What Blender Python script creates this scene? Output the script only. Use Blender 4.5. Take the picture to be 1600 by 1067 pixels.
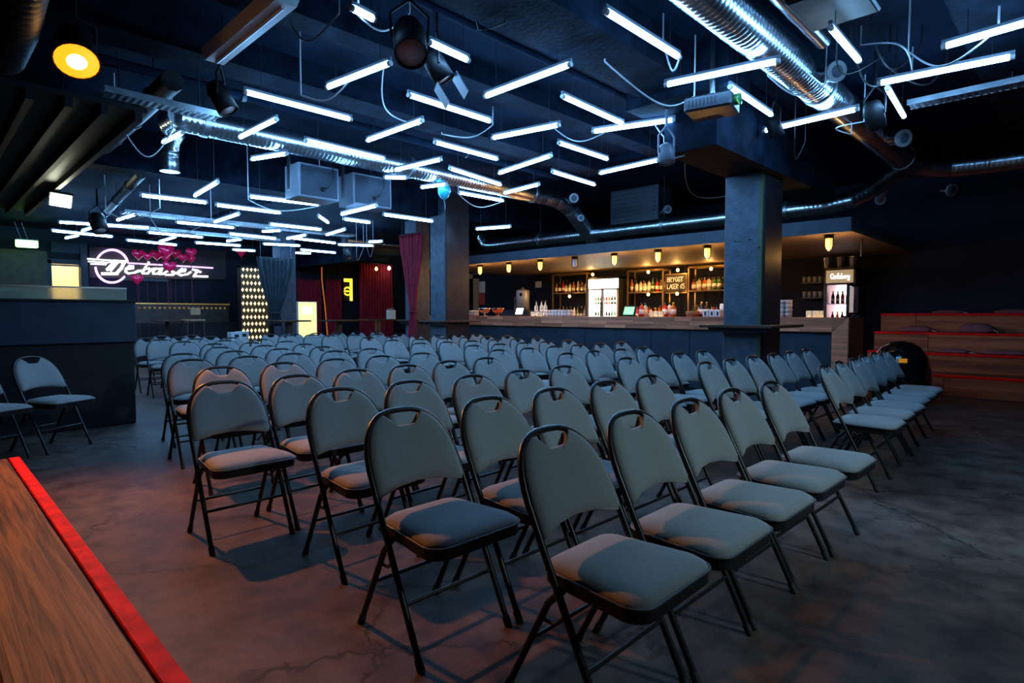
import bpy, math, random
import numpy as np
from mathutils import Vector, Matrix
random.seed(7)
for _o in list(bpy.data.objects): bpy.data.objects.remove(_o)
SC = bpy.context.scene
COL = SC.collection
R = math.radians

# ------------------------------------------------------------------ camera
EYE = 1.18
F_PX = 919.0
YAW = R(44.37); PITCH = R(2.71)
cam_d = bpy.data.cameras.new('camera'); cam = bpy.data.objects.new('camera', cam_d); COL.objects.link(cam)
cam.location = (0, 0, EYE)
cam.rotation_euler = (R(90) - PITCH, 0, YAW)
cam_d.sensor_width = 36.0; cam_d.lens = F_PX/1600*36; cam_d.clip_start = .05
SC.camera = cam
# ------------------------------------------------------------------ world and exposure
w = bpy.data.worlds.new('world'); SC.world = w; w.use_nodes = True
w.node_tree.nodes['Background'].inputs[0].default_value = (.02, .03, .06, 1)
w.node_tree.nodes['Background'].inputs[1].default_value = .15
SC.view_settings.view_transform = 'Standard'; SC.view_settings.look = 'None'
SC.view_settings.gamma = 1.0; SC.view_settings.use_curve_mapping = False
SC.view_settings.exposure = 0.0
# light levels
TUBE_COL = (.21, .53, 1.0); TUBE_S = 56.0
SPOT_W = 430.0; SPOT_COL = (1.0, .30, .04)
WASH_W = 400.0; WASH_COL = (.60, .84, .90)
WARM = (1.0, .50, .13)

# ------------------------------------------------------------------ a pixel of the photograph gives a ray; a plane gives the depth
_fw = np.array([-math.sin(YAW)*math.cos(PITCH), math.cos(YAW)*math.cos(PITCH), -math.sin(PITCH)])
_rt = np.array([math.cos(YAW), math.sin(YAW), 0.0]); _up = np.cross(_rt, _fw); _C = np.array([0, 0, EYE])
def _ray(x, y): return _fw*F_PX + _rt*(x-800) - _up*(y-533.5)
def onz(x, y, z): d = _ray(x, y); return Vector(_C + d*((z-EYE)/d[2]))
def onx(x, y, c): d = _ray(x, y); return Vector(_C + d*(c/d[0]))
def ony(x, y, c): d = _ray(x, y); return Vector(_C + d*(c/d[1]))

# ------------------------------------------------------------------ materials
MATS = {}
def mat(name, col, rough=.6, metal=0., noise=0., nscale=8., bump=0., bscale=40., spec=.5, emit=None, estr=0., rnd=0., alpha=None, trans=0., coat=0., col2=None):
    m = bpy.data.materials.new(name); m.use_nodes = True; nt = m.node_tree; b = nt.nodes['Principled BSDF']
    b.inputs['Base Color'].default_value = (*col, 1); b.inputs['Roughness'].default_value = rough; b.inputs['Metallic'].default_value = metal
    b.inputs['Specular IOR Level'].default_value = spec
    if coat: b.inputs['Coat Weight'].default_value = coat
    if trans: b.inputs['Transmission Weight'].default_value = trans
    tc = None
    if noise or bump or rnd or col2:
        tc = nt.nodes.new('ShaderNodeTexCoord')
    if noise or rnd or col2:
        nz = nt.nodes.new('ShaderNodeTexNoise'); nz.inputs['Scale'].default_value = nscale; nz.inputs['Detail'].default_value = 6
        nt.links.new(tc.outputs['Object'], nz.inputs['Vector'])
        mx = nt.nodes.new('ShaderNodeMix'); mx.data_type = 'RGBA'
        c2 = col2 if col2 else tuple(max(0, c*(1-noise)) for c in col)
        c1 = tuple(min(1, c*(1+noise)) for c in col) if not col2 else col
        mx.inputs['A'].default_value = (*c2, 1); mx.inputs['B'].default_value = (*c1, 1)
        rp = nt.nodes.new('ShaderNodeMapRange'); rp.inputs['From Min'].default_value = .35; rp.inputs['From Max'].default_value = .65
        nt.links.new(nz.outputs['Fac'], rp.inputs['Value']); nt.links.new(rp.outputs['Result'], mx.inputs['Factor'])
        out = mx.outputs['Result']
        if rnd:
            oi = nt.nodes.new('ShaderNodeObjectInfo'); hs = nt.nodes.new('ShaderNodeHueSaturation')
            mr = nt.nodes.new('ShaderNodeMapRange'); mr.inputs['To Min'].default_value = 1-rnd; mr.inputs['To Max'].default_value = 1+rnd
            nt.links.new(oi.outputs['Random'], mr.inputs['Value']); nt.links.new(mr.outputs['Result'], hs.inputs['Value']); nt.links.new(out, hs.inputs['Color']); out = hs.outputs['Color']
        nt.links.new(out, b.inputs['Base Color'])
    if bump:
        nb = nt.nodes.new('ShaderNodeTexNoise'); nb.inputs['Scale'].default_value = bscale; nb.inputs['Detail'].default_value = 5
        nt.links.new(tc.outputs['Object'], nb.inputs['Vector'])
        bp = nt.nodes.new('ShaderNodeBump'); bp.inputs['Strength'].default_value = bump; bp.inputs['Distance'].default_value = .01
        nt.links.new(nb.outputs['Fac'], bp.inputs['Height']); nt.links.new(bp.outputs['Normal'], b.inputs['Normal'])
    if emit:
        b.inputs['Emission Color'].default_value = (*emit, 1); b.inputs['Emission Strength'].default_value = estr
    MATS[name] = m
    return m

def floor_mat():
    m = mat('worn_concrete', (.1, .1, .1), .62, spec=.18); nt = m.node_tree; b = nt.nodes['Principled BSDF']; L = nt.links
    tc = nt.nodes.new('ShaderNodeTexCoord')
    def noise(s, d=6, r=.55):
        n = nt.nodes.new('ShaderNodeTexNoise'); n.inputs['Scale'].default_value = s; n.inputs['Detail'].default_value = d; n.inputs['Roughness'].default_value = r
        L.new(tc.outputs['Object'], n.inputs['Vector']); return n
    n1 = noise(.55); n2 = noise(5.5, 8, .65); n3 = noise(60, 4)
    r1 = nt.nodes.new('ShaderNodeValToRGB'); e = r1.color_ramp.elements
    e[0].position = .33; e[0].color = (.045, .029, .023, 1); e[1].position = .68; e[1].color = (.135, .098, .084, 1)
    L.new(n1.outputs['Fac'], r1.inputs['Fac'])
    r2 = nt.nodes.new('ShaderNodeValToRGB'); e = r2.color_ramp.elements
    e[0].position = .34; e[0].color = (.40, .36, .34, 1); e[1].position = .60; e[1].color = (1.2, 1.17, 1.15, 1)
    L.new(n2.outputs['Fac'], r2.inputs['Fac'])
    mu = nt.nodes.new('ShaderNodeMix'); mu.data_type = 'RGBA'; mu.blend_type = 'MULTIPLY'; mu.inputs['Factor'].default_value = 1
    L.new(r1.outputs['Color'], mu.inputs['A']); L.new(r2.outputs['Color'], mu.inputs['B'])
    # cracks
    wv = nt.nodes.new('ShaderNodeVectorMath'); wv.operation = 'MULTIPLY_ADD'
    L.new(n2.outputs['Color'], wv.inputs[0]); wv.inputs[1].default_value = (.35, .35, 0); L.new(tc.outputs['Object'], wv.inputs[2])
    vo = nt.nodes.new('ShaderNodeTexVoronoi'); vo.feature = 'DISTANCE_TO_EDGE'; vo.inputs['Scale'].default_value = .62; L.new(wv.outputs[0], vo.inputs['Vector'])
    cr = nt.nodes.new('ShaderNodeMapRange'); cr.inputs['From Min'].default_value = .002; cr.inputs['From Max'].default_value = .009; L.new(vo.outputs['Distance'], cr.inputs['Value'])
    nm = noise(.8, 2); mk = nt.nodes.new('ShaderNodeMapRange'); mk.inputs['From Min'].default_value = .46; mk.inputs['From Max'].default_value = .56; L.new(nm.outputs['Fac'], mk.inputs['Value'])
    mxm = nt.nodes.new('ShaderNodeMath'); mxm.operation = 'MAXIMUM'; L.new(cr.outputs['Result'], mxm.inputs[0]); L.new(mk.outputs['Result'], mxm.inputs[1]); cr = mxm
    m2 = nt.nodes.new('ShaderNodeMix'); m2.data_type = 'RGBA'; L.new(cr.outputs[0], m2.inputs['Factor']); m2.inputs['A'].default_value = (.035, .028, .025, 1); L.new(mu.outputs['Result'], m2.inputs['B'])
    # scuffs
    n4 = noise(9, 3, .5); rs = nt.nodes.new('ShaderNodeMapRange'); rs.inputs['From Min'].default_value = .66; rs.inputs['From Max'].default_value = .74
    L.new(n4.outputs['Fac'], rs.inputs['Value']); m3 = nt.nodes.new('ShaderNodeMix'); m3.data_type = 'RGBA'; L.new(rs.outputs['Result'], m3.inputs['Factor'])
    L.new(m2.outputs['Result'], m3.inputs['A']); m3.inputs['B'].default_value = (.05, .043, .04, 1)
    L.new(m3.outputs['Result'], b.inputs['Base Color'])
    bp = nt.nodes.new('ShaderNodeBump'); bp.inputs['Strength'].default_value = .35; bp.inputs['Distance'].default_value = .004
    ad = nt.nodes.new('ShaderNodeMath'); ad.operation = 'MULTIPLY_ADD'; L.new(cr.outputs[0], ad.inputs[0]); ad.inputs[1].default_value = 1.5; L.new(n3.outputs['Fac'], ad.inputs[2])
    L.new(ad.outputs[0], bp.inputs['Height']); L.new(bp.outputs['Normal'], b.inputs['Normal'])
    rr = nt.nodes.new('ShaderNodeMapRange'); rr.inputs['To Min'].default_value = .42; rr.inputs['To Max'].default_value = .72; L.new(n2.outputs['Fac'], rr.inputs['Value']); L.new(rr.outputs['Result'], b.inputs['Roughness'])
    return m
def wood_mat(name, c1, c2, axis=0, rough=.5, scale=1., rnd=.15, grain=14., bump=.25):
    m = mat(name, c1, rough, spec=.2); nt = m.node_tree; b = nt.nodes['Principled BSDF']; L = nt.links
    tc = nt.nodes.new('ShaderNodeTexCoord'); mp = nt.nodes.new('ShaderNodeMapping')
    s = [grain*scale]*3; s[axis] = grain*scale*.04; mp.inputs['Scale'].default_value = s
    oi = nt.nodes.new('ShaderNodeObjectInfo'); off = nt.nodes.new('ShaderNodeVectorMath'); off.operation = 'MULTIPLY_ADD'
    cv = nt.nodes.new('ShaderNodeCombineXYZ')
    for k in range(3): L.new(oi.outputs['Random'], cv.inputs[k])
    L.new(cv.outputs[0], off.inputs[0]); off.inputs[1].default_value = (37, 17, 23); L.new(tc.outputs['Object'], off.inputs[2])
    L.new(off.outputs[0], mp.inputs['Vector'])
    n = nt.nodes.new('ShaderNodeTexNoise'); n.inputs['Scale'].default_value = 1; n.inputs['Detail'].default_value = 5; n.inputs['Distortion'].default_value = .7; L.new(mp.outputs[0], n.inputs['Vector'])
    rp = nt.nodes.new('ShaderNodeValToRGB'); e = rp.color_ramp.elements; e[0].position = .36; e[0].color = (*c2, 1); e[1].position = .62; e[1].color = (*c1, 1)
    L.new(n.outputs['Fac'], rp.inputs['Fac'])
    hs = nt.nodes.new('ShaderNodeHueSaturation'); mr = nt.nodes.new('ShaderNodeMapRange'); mr.inputs['To Min'].default_value = 1-rnd; mr.inputs['To Max'].default_value = 1+rnd
    L.new(oi.outputs['Random'], mr.inputs['Value']); L.new(mr.outputs['Result'], hs.inputs['Value']); L.new(rp.outputs['Color'], hs.inputs['Color']); L.new(hs.outputs['Color'], b.inputs['Base Color'])
    bp = nt.nodes.new('ShaderNodeBump'); bp.inputs['Strength'].default_value = bump; bp.inputs['Distance'].default_value = .004; L.new(n.outputs['Fac'], bp.inputs['Height']); L.new(bp.outputs['Normal'], b.inputs['Normal'])
    return m
def fabric_mat():
    m = mat('chair_fabric', (.13, .145, .155), .85, spec=.3); nt = m.node_tree; b = nt.nodes['Principled BSDF']; L = nt.links
    tc = nt.nodes.new('ShaderNodeTexCoord')
    wv = nt.nodes.new('ShaderNodeTexWave'); wv.wave_type = 'BANDS'; wv.bands_direction = 'DIAGONAL'; wv.inputs['Scale'].default_value = 115; wv.inputs['Distortion'].default_value = 2.5; wv.inputs['Detail Scale'].default_value = 6
    L.new(tc.outputs['Object'], wv.inputs['Vector'])
    n = nt.nodes.new('ShaderNodeTexNoise'); n.inputs['Scale'].default_value = 420; L.new(tc.outputs['Object'], n.inputs['Vector'])
    mx = nt.nodes.new('ShaderNodeMix'); mx.data_type = 'FLOAT'; mx.inputs['Factor'].default_value = .5; L.new(wv.outputs['Fac'], mx.inputs['A']); L.new(n.outputs['Fac'], mx.inputs['B'])
    rp = nt.nodes.new('ShaderNodeValToRGB'); e = rp.color_ramp.elements; e[0].position = .25; e[0].color = (.135, .145, .145, 1); e[1].position = .75; e[1].color = (.31, .325, .325, 1)
    L.new(mx.outputs['Result'], rp.inputs['Fac']); L.new(rp.outputs['Color'], b.inputs['Base Color'])
    bp = nt.nodes.new('ShaderNodeBump'); bp.inputs['Strength'].default_value = .25; bp.inputs['Distance'].default_value = .0015; L.new(mx.outputs['Result'], bp.inputs['Height']); L.new(bp.outputs['Normal'], b.inputs['Normal'])
    b.inputs['Sheen Weight'].default_value = .25
    return m
floor_mat(); fabric_mat()
mat('ceiling_paint', (.0045, .0115, .025), .85, spec=.06, noise=.35, nscale=3, bump=.3, bscale=30)
mat('beam_concrete', (.005, .010, .020), .9, spec=.06, noise=.5, nscale=5, bump=.6, bscale=25)
mat('black_wall', (.012, .015, .026), .8, spec=.2, noise=.25, nscale=2, bump=.2)
mat('navy_wall', (.006, .008, .02), .8, spec=.15, noise=.3, nscale=2)
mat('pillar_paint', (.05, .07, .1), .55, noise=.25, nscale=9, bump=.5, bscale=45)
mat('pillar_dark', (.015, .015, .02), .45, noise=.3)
mat('panel_blue', (.025, .036, .055), .6, spec=.3, noise=.2, nscale=4)
mat('fascia_grey', (.05, .062, .09), .6, noise=.15)
mat('chair_metal', (.010, .010, .011), .33, spec=.4)
mat('rubber', (.012, .012, .012), .7)
mat('piping', (.05, .055, .065), .45)
mat('galv', (.62, .66, .70), .27, metal=1., noise=.18, nscale=5)
mat('galv_dull', (.42, .45, .48), .4, metal=1., noise=.2, nscale=9)
mat('steel', (.6, .6, .62), .25, metal=1.)
mat('brushed_steel', (.62, .62, .64), .5, metal=.55)
mat('chrome', (.8, .8, .8), .08, metal=1.)
mat('copper', (.75, .42, .22), .15, metal=1.)
mat('black_plastic', (.008, .008, .010), .55, spec=.3, noise=.2)
mat('black_gloss', (.006, .006, .008), .12, spec=.7)
mat('dark_metal', (.04, .045, .055), .4, metal=.6)
mat('housing_grey', (.16, .18, .22), .45)
mat('white_plastic', (.6, .62, .62), .4)
mat('cable_white', (.5, .52, .55), .5)
mat('cable_black', (.012, .012, .014), .5)
mat('tube_glow', (1, 1, 1), .4, emit=TUBE_COL, estr=TUBE_S)
mat('red_paint', (.75, .008, .006), .7, spec=.1, noise=.25, nscale=14, bump=.2)
wood_mat('stage_wood', (.19, .078, .018), (.03, .011, .003), 0, .6, 1., .2, 48, .6)
wood_mat('bench_wood', (.36, .125, .055), (.17, .055, .026), 0, .5, 1., .15, 14)
wood_mat('counter_wood', (.88, .27, .14), (.52, .15, .08), 0, .35, 1., .38, 16, .1)
wood_mat('ledge_wood', (.12, .06, .04), (.06, .03, .02), 0, .4)
wood_mat('door_wood', (.5, .3, .16), (.35, .2, .1), 2, .5)
mat('velvet_red', (.30, .005, .025), .8, noise=.3, nscale=6)
mat('velvet_dark', (.022, .035, .045), .8, noise=.4, nscale=5)
mat('cushion_mauve', (.19, .075, .10), .85, noise=.2)
mat('glass', (.9, .95, .95), .03, trans=1.)
mat('panel_glass', (.75, .8, .62), .08, trans=.75)
mat('glassware', (.75, .78, .8), .12, trans=.55)
mat('paper', (.75, .73, .68), .7)
mat('paper_red', (.5, .05, .05), .7)
mat('lamp_warm', (1, .8, .5), .4, emit=(1., .44, .05), estr=4.5)
mat('bulb_warm', (1, .8, .5), .4, emit=(1, .55, .10), estr=14.)
mat('candle_glow', (1, .85, .5), .4, emit=(1, .7, .28), estr=45.)
mat('lamp_off', (.7, .68, .72), .3)
mat('spot_lens', (1, .5, .1), .4, emit=(1.0, .20, .006), estr=3.2)
mat('spot_core', (1, .8, .4), .4, emit=(1.0, .55, .16), estr=45.)
mat('flood_glow', (1, 1, 1), .4, emit=(.95, 1., .72), estr=40.)
mat('exit_glow', (.2, 1, .3), .4, emit=(.30, 1.0, .22), estr=9.)
mat('sign_white', (.9, .9, .9), .4, emit=(.92, .88, 1.), estr=1.8)
mat('sign_purple', (.8, .6, .9), .4, emit=(.70, .42, 1.), estr=1.7)
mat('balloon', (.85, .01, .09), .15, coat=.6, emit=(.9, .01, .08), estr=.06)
mat('ribbon', (.25, .02, .04), .6)
mat('door_light', (1, .9, .6), .5, emit=(1., .80, .42), estr=22.)
mat('warm_wall', (.8, .7, .5), .7)
mat('lightbox', (.9, .9, .4), .4, emit=(.88, .88, .30), estr=1.1)
mat('neon_yellow', (1, .8, .1), .4, emit=(1., .72, .03), estr=2.4)
mat('pattern_glow', (1, .85, .55), .4, emit=(1., .72, .38), estr=1.5)
mat('pattern_board', (.10, .065, .02), .5)
mat('brass', (.6, .4, .12), .3, metal=1., emit=(1., .6, .15), estr=.15)
mat('leather_brown', (.06, .035, .025), .4, noise=.3)
mat('brown_panel', (.055, .035, .02), .6, noise=.2)
mat('fridge_body', (.02, .02, .022), .4)
mat('fridge_white', (.75, .75, .75), .4)
mat('fridge_glow', (1, 1, 1), .4, emit=(1., .88, .80), estr=7.)
mat('fridge_header', (1, 1, .9), .4, emit=(.9, 1., .72), estr=5.)
mat('fridge_header_warm', (.7, .55, .35), .4, emit=(.75, .58, .33), estr=.35)
mat('fridge_pink', (1, .8, .85), .4, emit=(1., .60, .66), estr=3.2)
mat('screen_green', (.3, .9, .4), .3, emit=(.35, .95, .4), estr=.9)
mat('screen_white', (.9, .9, .95), .3, emit=(.9, .92, 1.), estr=1.1)
mat('shelf_frame', (.22, .13, .05), .4, metal=.5)
mat('chalk', (.8, .78, .7), .8, emit=(.8, .75, .62), estr=.12)
mat('board_black', (.025, .02, .018), .7)
mat('bottle_clear', (.75, .74, .7), .08, trans=.5)
mat('bottle_amber', (.55, .17, .02), .1, trans=.35)
mat('bottle_green', (.07, .2, .05), .1, trans=.35)
mat('bottle_dark', (.03, .012, .01), .1)
mat('bottle_red', (.5, .02, .02), .15)
mat('bottle_white', (.8, .78, .74), .3)
mat('bottle_label', (.8, .76, .68), .6)
mat('cap_gold', (.6, .4, .12), .3, metal=1.)
mat('cap_black', (.02, .02, .02), .4)
mat('wicker', (.3, .12, .05), .7, noise=.3, nscale=40)
mat('grid_white', (.8, .72, .74), .5, emit=(1., .8, .84), estr=.55)
mat('orange_tag', (.8, .3, .02), .5, emit=(1, .4, .02), estr=.3)
mat('balloon_teal', (.02, .3, .38), .2)
mat('grille', (.05, .06, .075), .5)

# ------------------------------------------------------------------ mesh helpers
class MB:
    def __init__(s): s.v = []; s.f = []; s.sm = []
    def add(s, vs, fs, smooth=False):
        n = len(s.v); s.v += [tuple(p) for p in vs]
        for q in fs: s.f.append(tuple(i+n for i in q)); s.sm.append(smooth)
        return s
    def box(s, a, b):
        (x0, y0, z0), (x1, y1, z1) = a, b
        x0, x1 = min(x0, x1), max(x0, x1); y0, y1 = min(y0, y1), max(y0, y1); z0, z1 = min(z0, z1), max(z0, z1)
        return s.add([(x0,y0,z0),(x1,y0,z0),(x1,y1,z0),(x0,y1,z0),(x0,y0,z1),(x1,y0,z1),(x1,y1,z1),(x0,y1,z1)],
                     [(3,2,1,0),(4,5,6,7),(0,1,5,4),(1,2,6,5),(2,3,7,6),(3,0,4,7)])
    def bevbox(s, a, b, r):
        """box with chamfered edges"""
        lo = [min(p, q) for p, q in zip(a, b)]; hi = [max(p, q) for p, q in zip(a, b)]
        r = min(r, *[(h-l)*.45 for l, h in zip(lo, hi)]); vs = []; idx = {}
        for cx in (0, 1):
            for cy in (0, 1):
                for cz in (0, 1):
                    for ax in range(3):
                        p = [hi[k] if c else lo[k] for k, c in enumerate((cx, cy, cz))]
                        for k, c in enumerate((cx, cy, cz)):
                            if k != ax: p[k] += -r if c else r
                        idx[(cx, cy, cz, ax)] = len(vs); vs.append(p)
        fs = []
        for ax in range(3):
            o = [k for k in range(3) if k != ax]
            for c in (0, 1):
                q = []
                for (u, v_) in ((0,0),(1,0),(1,1),(0,1)):
                    t = [0,0,0]; t[ax] = c; t[o[0]] = u; t[o[1]] = v_; q.append(idx[(*t, ax)])
                fs.append(q)
            for u in (0, 1):
                for v_ in (0, 1):
                    t0 = [0,0,0]; t1 = [0,0,0]; t0[o[0]] = t1[o[0]] = u; t0[o[1]] = t1[o[1]] = v_; t1[ax] = 1
                    fs.append([idx[(*t0, o[0])], idx[(*t0, o[1])], idx[(*t1, o[1])], idx[(*t1, o[0])]])
        for cx in (0, 1):
            for cy in (0, 1):
                for cz in (0, 1): fs.append([idx[(cx, cy, cz, k)] for k in range(3)])
        return s.add(vs, fs)
    def tube(s, pts, r, n=8, closed=False, caps=True, smooth=True):
        P = [Vector(p) for p in pts]; m = len(P); rs = r if isinstance(r, (list, tuple)) else [r]*m
        T = []
        for i in range(m):
            a = P[(i-1) % m] if (closed or i) else P[i]; b = P[(i+1) % m] if (closed or i < m-1) else P[i]
            t = (b-a); T.append(t.normalized() if t.length > 1e-9 else Vector((0, 0, 1)))
        ref = Vector((0, 0, 1)) if abs(T[0].z) < .9 else Vector((1, 0, 0))
        u = T[0].cross(ref).normalized(); vs = []; fs = []
        for i in range(m):
            u = (u - T[i]*u.dot(T[i])).normalized(); w_ = T[i].cross(u)
            for k in range(n):
                a = 2*math.pi*k/n; vs.append(P[i] + (u*math.cos(a) + w_*math.sin(a))*rs[i])
        for i in range(m if closed else m-1):
            j = (i+1) % m
            for k in range(n): fs.append((i*n+k, i*n+(k+1) % n, j*n+(k+1) % n, j*n+k))
        s.add(vs, fs, smooth)
        if caps and not closed:
            s.add(vs[:n], [tuple(range(n))[::-1]]); s.add(vs[-n:], [tuple(range(n))])
        return s
    def lathe(s, prof, c=(0, 0, 0), n=16, smooth=True, sx=1., sy=1.):
        vs = []; fs = []
        for r, z in prof:
            for k in range(n):
                a = 2*math.pi*k/n; vs.append((c[0]+r*math.cos(a)*sx, c[1]+r*math.sin(a)*sy, c[2]+z))
        for i in range(len(prof)-1):
            for k in range(n): fs.append((i*n+k, i*n+(k+1) % n, (i+1)*n+(k+1) % n, (i+1)*n+k))
        fs.append(tuple(range(n))[::-1]); fs.append(tuple(range((len(prof)-1)*n, len(prof)*n)))
        return s.add(vs, fs, smooth)
    def prism(s, poly, d):
        """poly: 3D points of one face, d: extrusion vector"""
        n = len(poly); P = [Vector(p) for p in poly]; d = Vector(d)
        return s.add(P + [p+d for p in P], [tuple(range(n))[::-1], tuple(range(n, 2*n))] + [(i, (i+1) % n, (i+1) % n+n, i+n) for i in range(n)])
    def quad(s, a, b, c, d): return s.add([a, b, c, d], [(0, 1, 2, 3)])
    def xform(s, M):
        s.v = [tuple(M @ Vector(p)) for p in s.v]; return s
    def mesh(s, name, m, off=(0, 0, 0)):
        me = bpy.data.meshes.new(name)
        me.from_pydata([(p[0]-off[0], p[1]-off[1], p[2]-off[2]) for p in s.v], [], s.f)
        me.polygons.foreach_set('use_smooth', s.sm); me.materials.append(MATS[m])
        # consistent outward normals
        import bmesh
        bm = bmesh.new(); bm.from_mesh(me); bmesh.ops.recalc_face_normals(bm, faces=bm.faces); bm.to_mesh(me); bm.free()
        me.update(); return me
    def base(s):
        xs = list(zip(*s.v)); return ((min(xs[0])+max(xs[0]))/2, (min(xs[1])+max(xs[1]))/2, min(xs[2]))
    def build(s, name, m, parent=None, label=None, cat=None, group=None, kind=None):
        if parent is None:
            off = s.base(); o = bpy.data.objects.new(name, s.mesh(name, m, off)); o.location = off
        else:
            off = Vector((0, 0, 0)); q = parent
            while q is not None: off += q.location; q = q.parent
            o = bpy.data.objects.new(name, s.mesh(name, m, off)); o.parent = parent
        COL.objects.link(o)
        return tag(o, label, cat, group, kind)
def tag(o, label=None, cat=None, group=None, kind=None):
    if label: o['label'] = label
    if cat: o['category'] = cat
    if group: o['group'] = group
    if kind: o['kind'] = kind
    return o
def thing(name, label, cat, loc=(0, 0, 0), group=None, kind=None):
    o = bpy.data.objects.new(name, None); o.empty_display_size = .1; o.location = loc; COL.objects.link(o)
    return tag(o, label, cat, group, kind)
def copy_tree(o, parent=None, skip=()):
    c = o.copy(); COL.objects.link(c); c.parent = parent
    for ch in o.children:
        if ch.name.split('.')[0] not in skip: copy_tree(ch, c, skip)
    return c
def place(o, loc, rz=0.): o.location = loc; o.rotation_euler = (0, 0, rz); return o
def struct(name, mb, m, label=None, cat=None, parent=None):
    return mb.build(name, m, parent, label, cat, None, 'structure')
def arc(c, r, a0, a1, n, ax=(1, 0, 0), ay=(0, 0, 1)):
    c = Vector(c); ax = Vector(ax); ay = Vector(ay)
    return [c + ax*(r*math.cos(a0+(a1-a0)*i/n)) + ay*(r*math.sin(a0+(a1-a0)*i/n)) for i in range(n+1)]
def bez(p0, p1, p2, p3, n=14):
    P = [Vector(p) for p in (p0, p1, p2, p3)]; out = []
    for i in range(n+1):
        t = i/n; u = 1-t; out.append(P[0]*u**3 + P[1]*3*u*u*t + P[2]*3*u*t*t + P[3]*t**3)
    return out
ORD = ['zeroth','first','second','third','fourth','fifth','sixth','seventh','eighth','ninth','tenth','eleventh','twelfth','thirteenth']
# ================================================================== THE SETTING
XF, XR, YB, YN = -17.0, 4.0, 12.0, -2.6
CN, CF, XS = 3.5, 3.1, -8.6          # ceiling heights, and where it steps down
struct('floor', MB().box((XF-.2, YN-.2, -.15), (XR+.2, YB+.2, 0)), 'worn_concrete', 'worn cracked dark concrete floor under the rows of chairs', 'floor')
struct('ceiling', MB().box((XS, YN-.2, CN), (XR+.2, YB+.2, CN+.15)).box((XF-.2, YN-.2, CF), (XS, YB+.2, CN+.15)), 'ceiling_paint', 'blue-black painted ceiling carrying the light tubes', 'ceiling')
dy0, dy1, dz = onx(80, 412, XF).y, onx(125, 412, XF).y, onx(100, 412, XF).z
struct('wall_far', MB().box((XF-.2, YN, 0), (XF, dy0, CF)).box((XF-.2, dy1, 0), (XF, YB, CF)).box((XF-.2, dy0, dz), (XF, dy1, CF)), 'black_wall', 'dark far wall that carries the glowing name sign', 'wall')
bx0, bx1, bz = ony(722, 436, YB).x, ony(741, 436, YB).x, ony(730, 436, YB).z
struct('wall_back', MB().box((XF, YB, 0), (bx0, YB+.2, CN)).box((bx1, YB, 0), (XR, YB+.2, CN)).box((bx0, YB, bz), (bx1, YB+.2, CN)), 'black_wall', 'dark wall behind the bar and the wooden benches', 'wall')
struct('wall_right', MB().box((XR, YN, 0), (XR+.2, YB, CN)), 'navy_wall', 'dark navy wall on the stage side', 'wall')
struct('wall_near', MB().box((XF, YN-.2, 0), (XR, YN, CN)), 'navy_wall', 'dark navy wall beyond the low wooden platform', 'wall')
# lit room behind the far door
struct('door_1', MB().box((XF-1.6, dy0-.3, 0), (XF-1.5, dy1+.6, 2.7)).box((XF-1.6, dy1+.5, 0), (XF-.2, dy1+.6, 2.7)).box((XF-1.6, dy0-.3, 0), (XF-.2, dy0-.25, 2.7)).box((XF-1.6, dy0-.3, 2.7), (XF-.2, dy1+.6, 2.75)), 'warm_wall', 'bright doorway with a warm lit room beyond', 'doorway')
d1 = bpy.data.objects['door_1']
MB().box((XF-1.48, dy0+.2, 1.15), (XF-1.42, dy1+.2, 1.5)).build('picture_panel', 'leather_brown', d1)
MB().box((XF-1.0, dy0-.1, 2.62), (XF-.6, dy1+.3, 2.69)).build('lamp_panel', 'door_light', d1)
MB().box((XF-.06, dy0-.09, 0), (XF+.04, dy0, dz+.08)).box((XF-.06, dy1, 0), (XF+.04, dy1+.09, dz+.08)).box((XF-.06, dy0-.09, dz), (XF+.04, dy1+.09, dz+.1)).build('door_frame', 'panel_blue', d1)
MB().box((XF+.0, dy0, dz-.06), (XF+.03, dy1, dz-.02)).build('door_closer_rail', 'dark_metal', d1)
# doorway behind the bar's left end
struct('door_2', MB().box((bx0-.4, YB+.9, 0), (bx1+.4, YB+1.0, 2.6)).box((bx0-.4, YB+.2, 0), (bx0-.3, YB+1, 2.6)).box((bx1+.3, YB+.2, 0), (bx1+.4, YB+1, 2.6)).box((bx0-.4, YB+.2, 2.6), (bx1+.4, YB+1, 2.65)), 'pillar_paint', 'pale wood framed doorway behind the left end of the bar', 'doorway')
d2 = bpy.data.objects['door_2']
MB().box((bx0-.14, YB-.05, 0), (bx0, YB+.1, bz+.12)).box((bx1, YB-.05, 0), (bx1+.22, YB+.1, bz+.12)).box((bx0-.14, YB-.05, bz), (bx1+.22, YB+.1, bz+.14)).build('door_frame', 'door_wood', d2)
MB().box((bx0+.05, YB+.7, 0), (bx0+.5, YB+.75, 2.2)).build('locker_panel', 'housing_grey', d2)

# undersides that things can hang from: (x0, x1, y0, y1, z)
SOFF = []
CYL = []          # ducts and pipes: (axis, centre across, from, to, centre height, radius)
def roof(x, y, z0=0., m=0.):
    c = [CN if x > XS else CF] + [q[4] for q in SOFF if q[0]-m <= x <= q[1]+m and q[2]-m <= y <= q[3]+m]
    for ax, k, s0, s1, zc, r in CYL:
        d, s = (abs(x-k), y) if ax == 'y' else (abs(y-k), x)
        if d < r+m and s0-m <= s <= s1+m: c.append(zc-math.sqrt(max(0, r*r-d*d)) if not m else zc-r)
    return min(q for q in c if q > z0+.01) + .006
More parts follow.
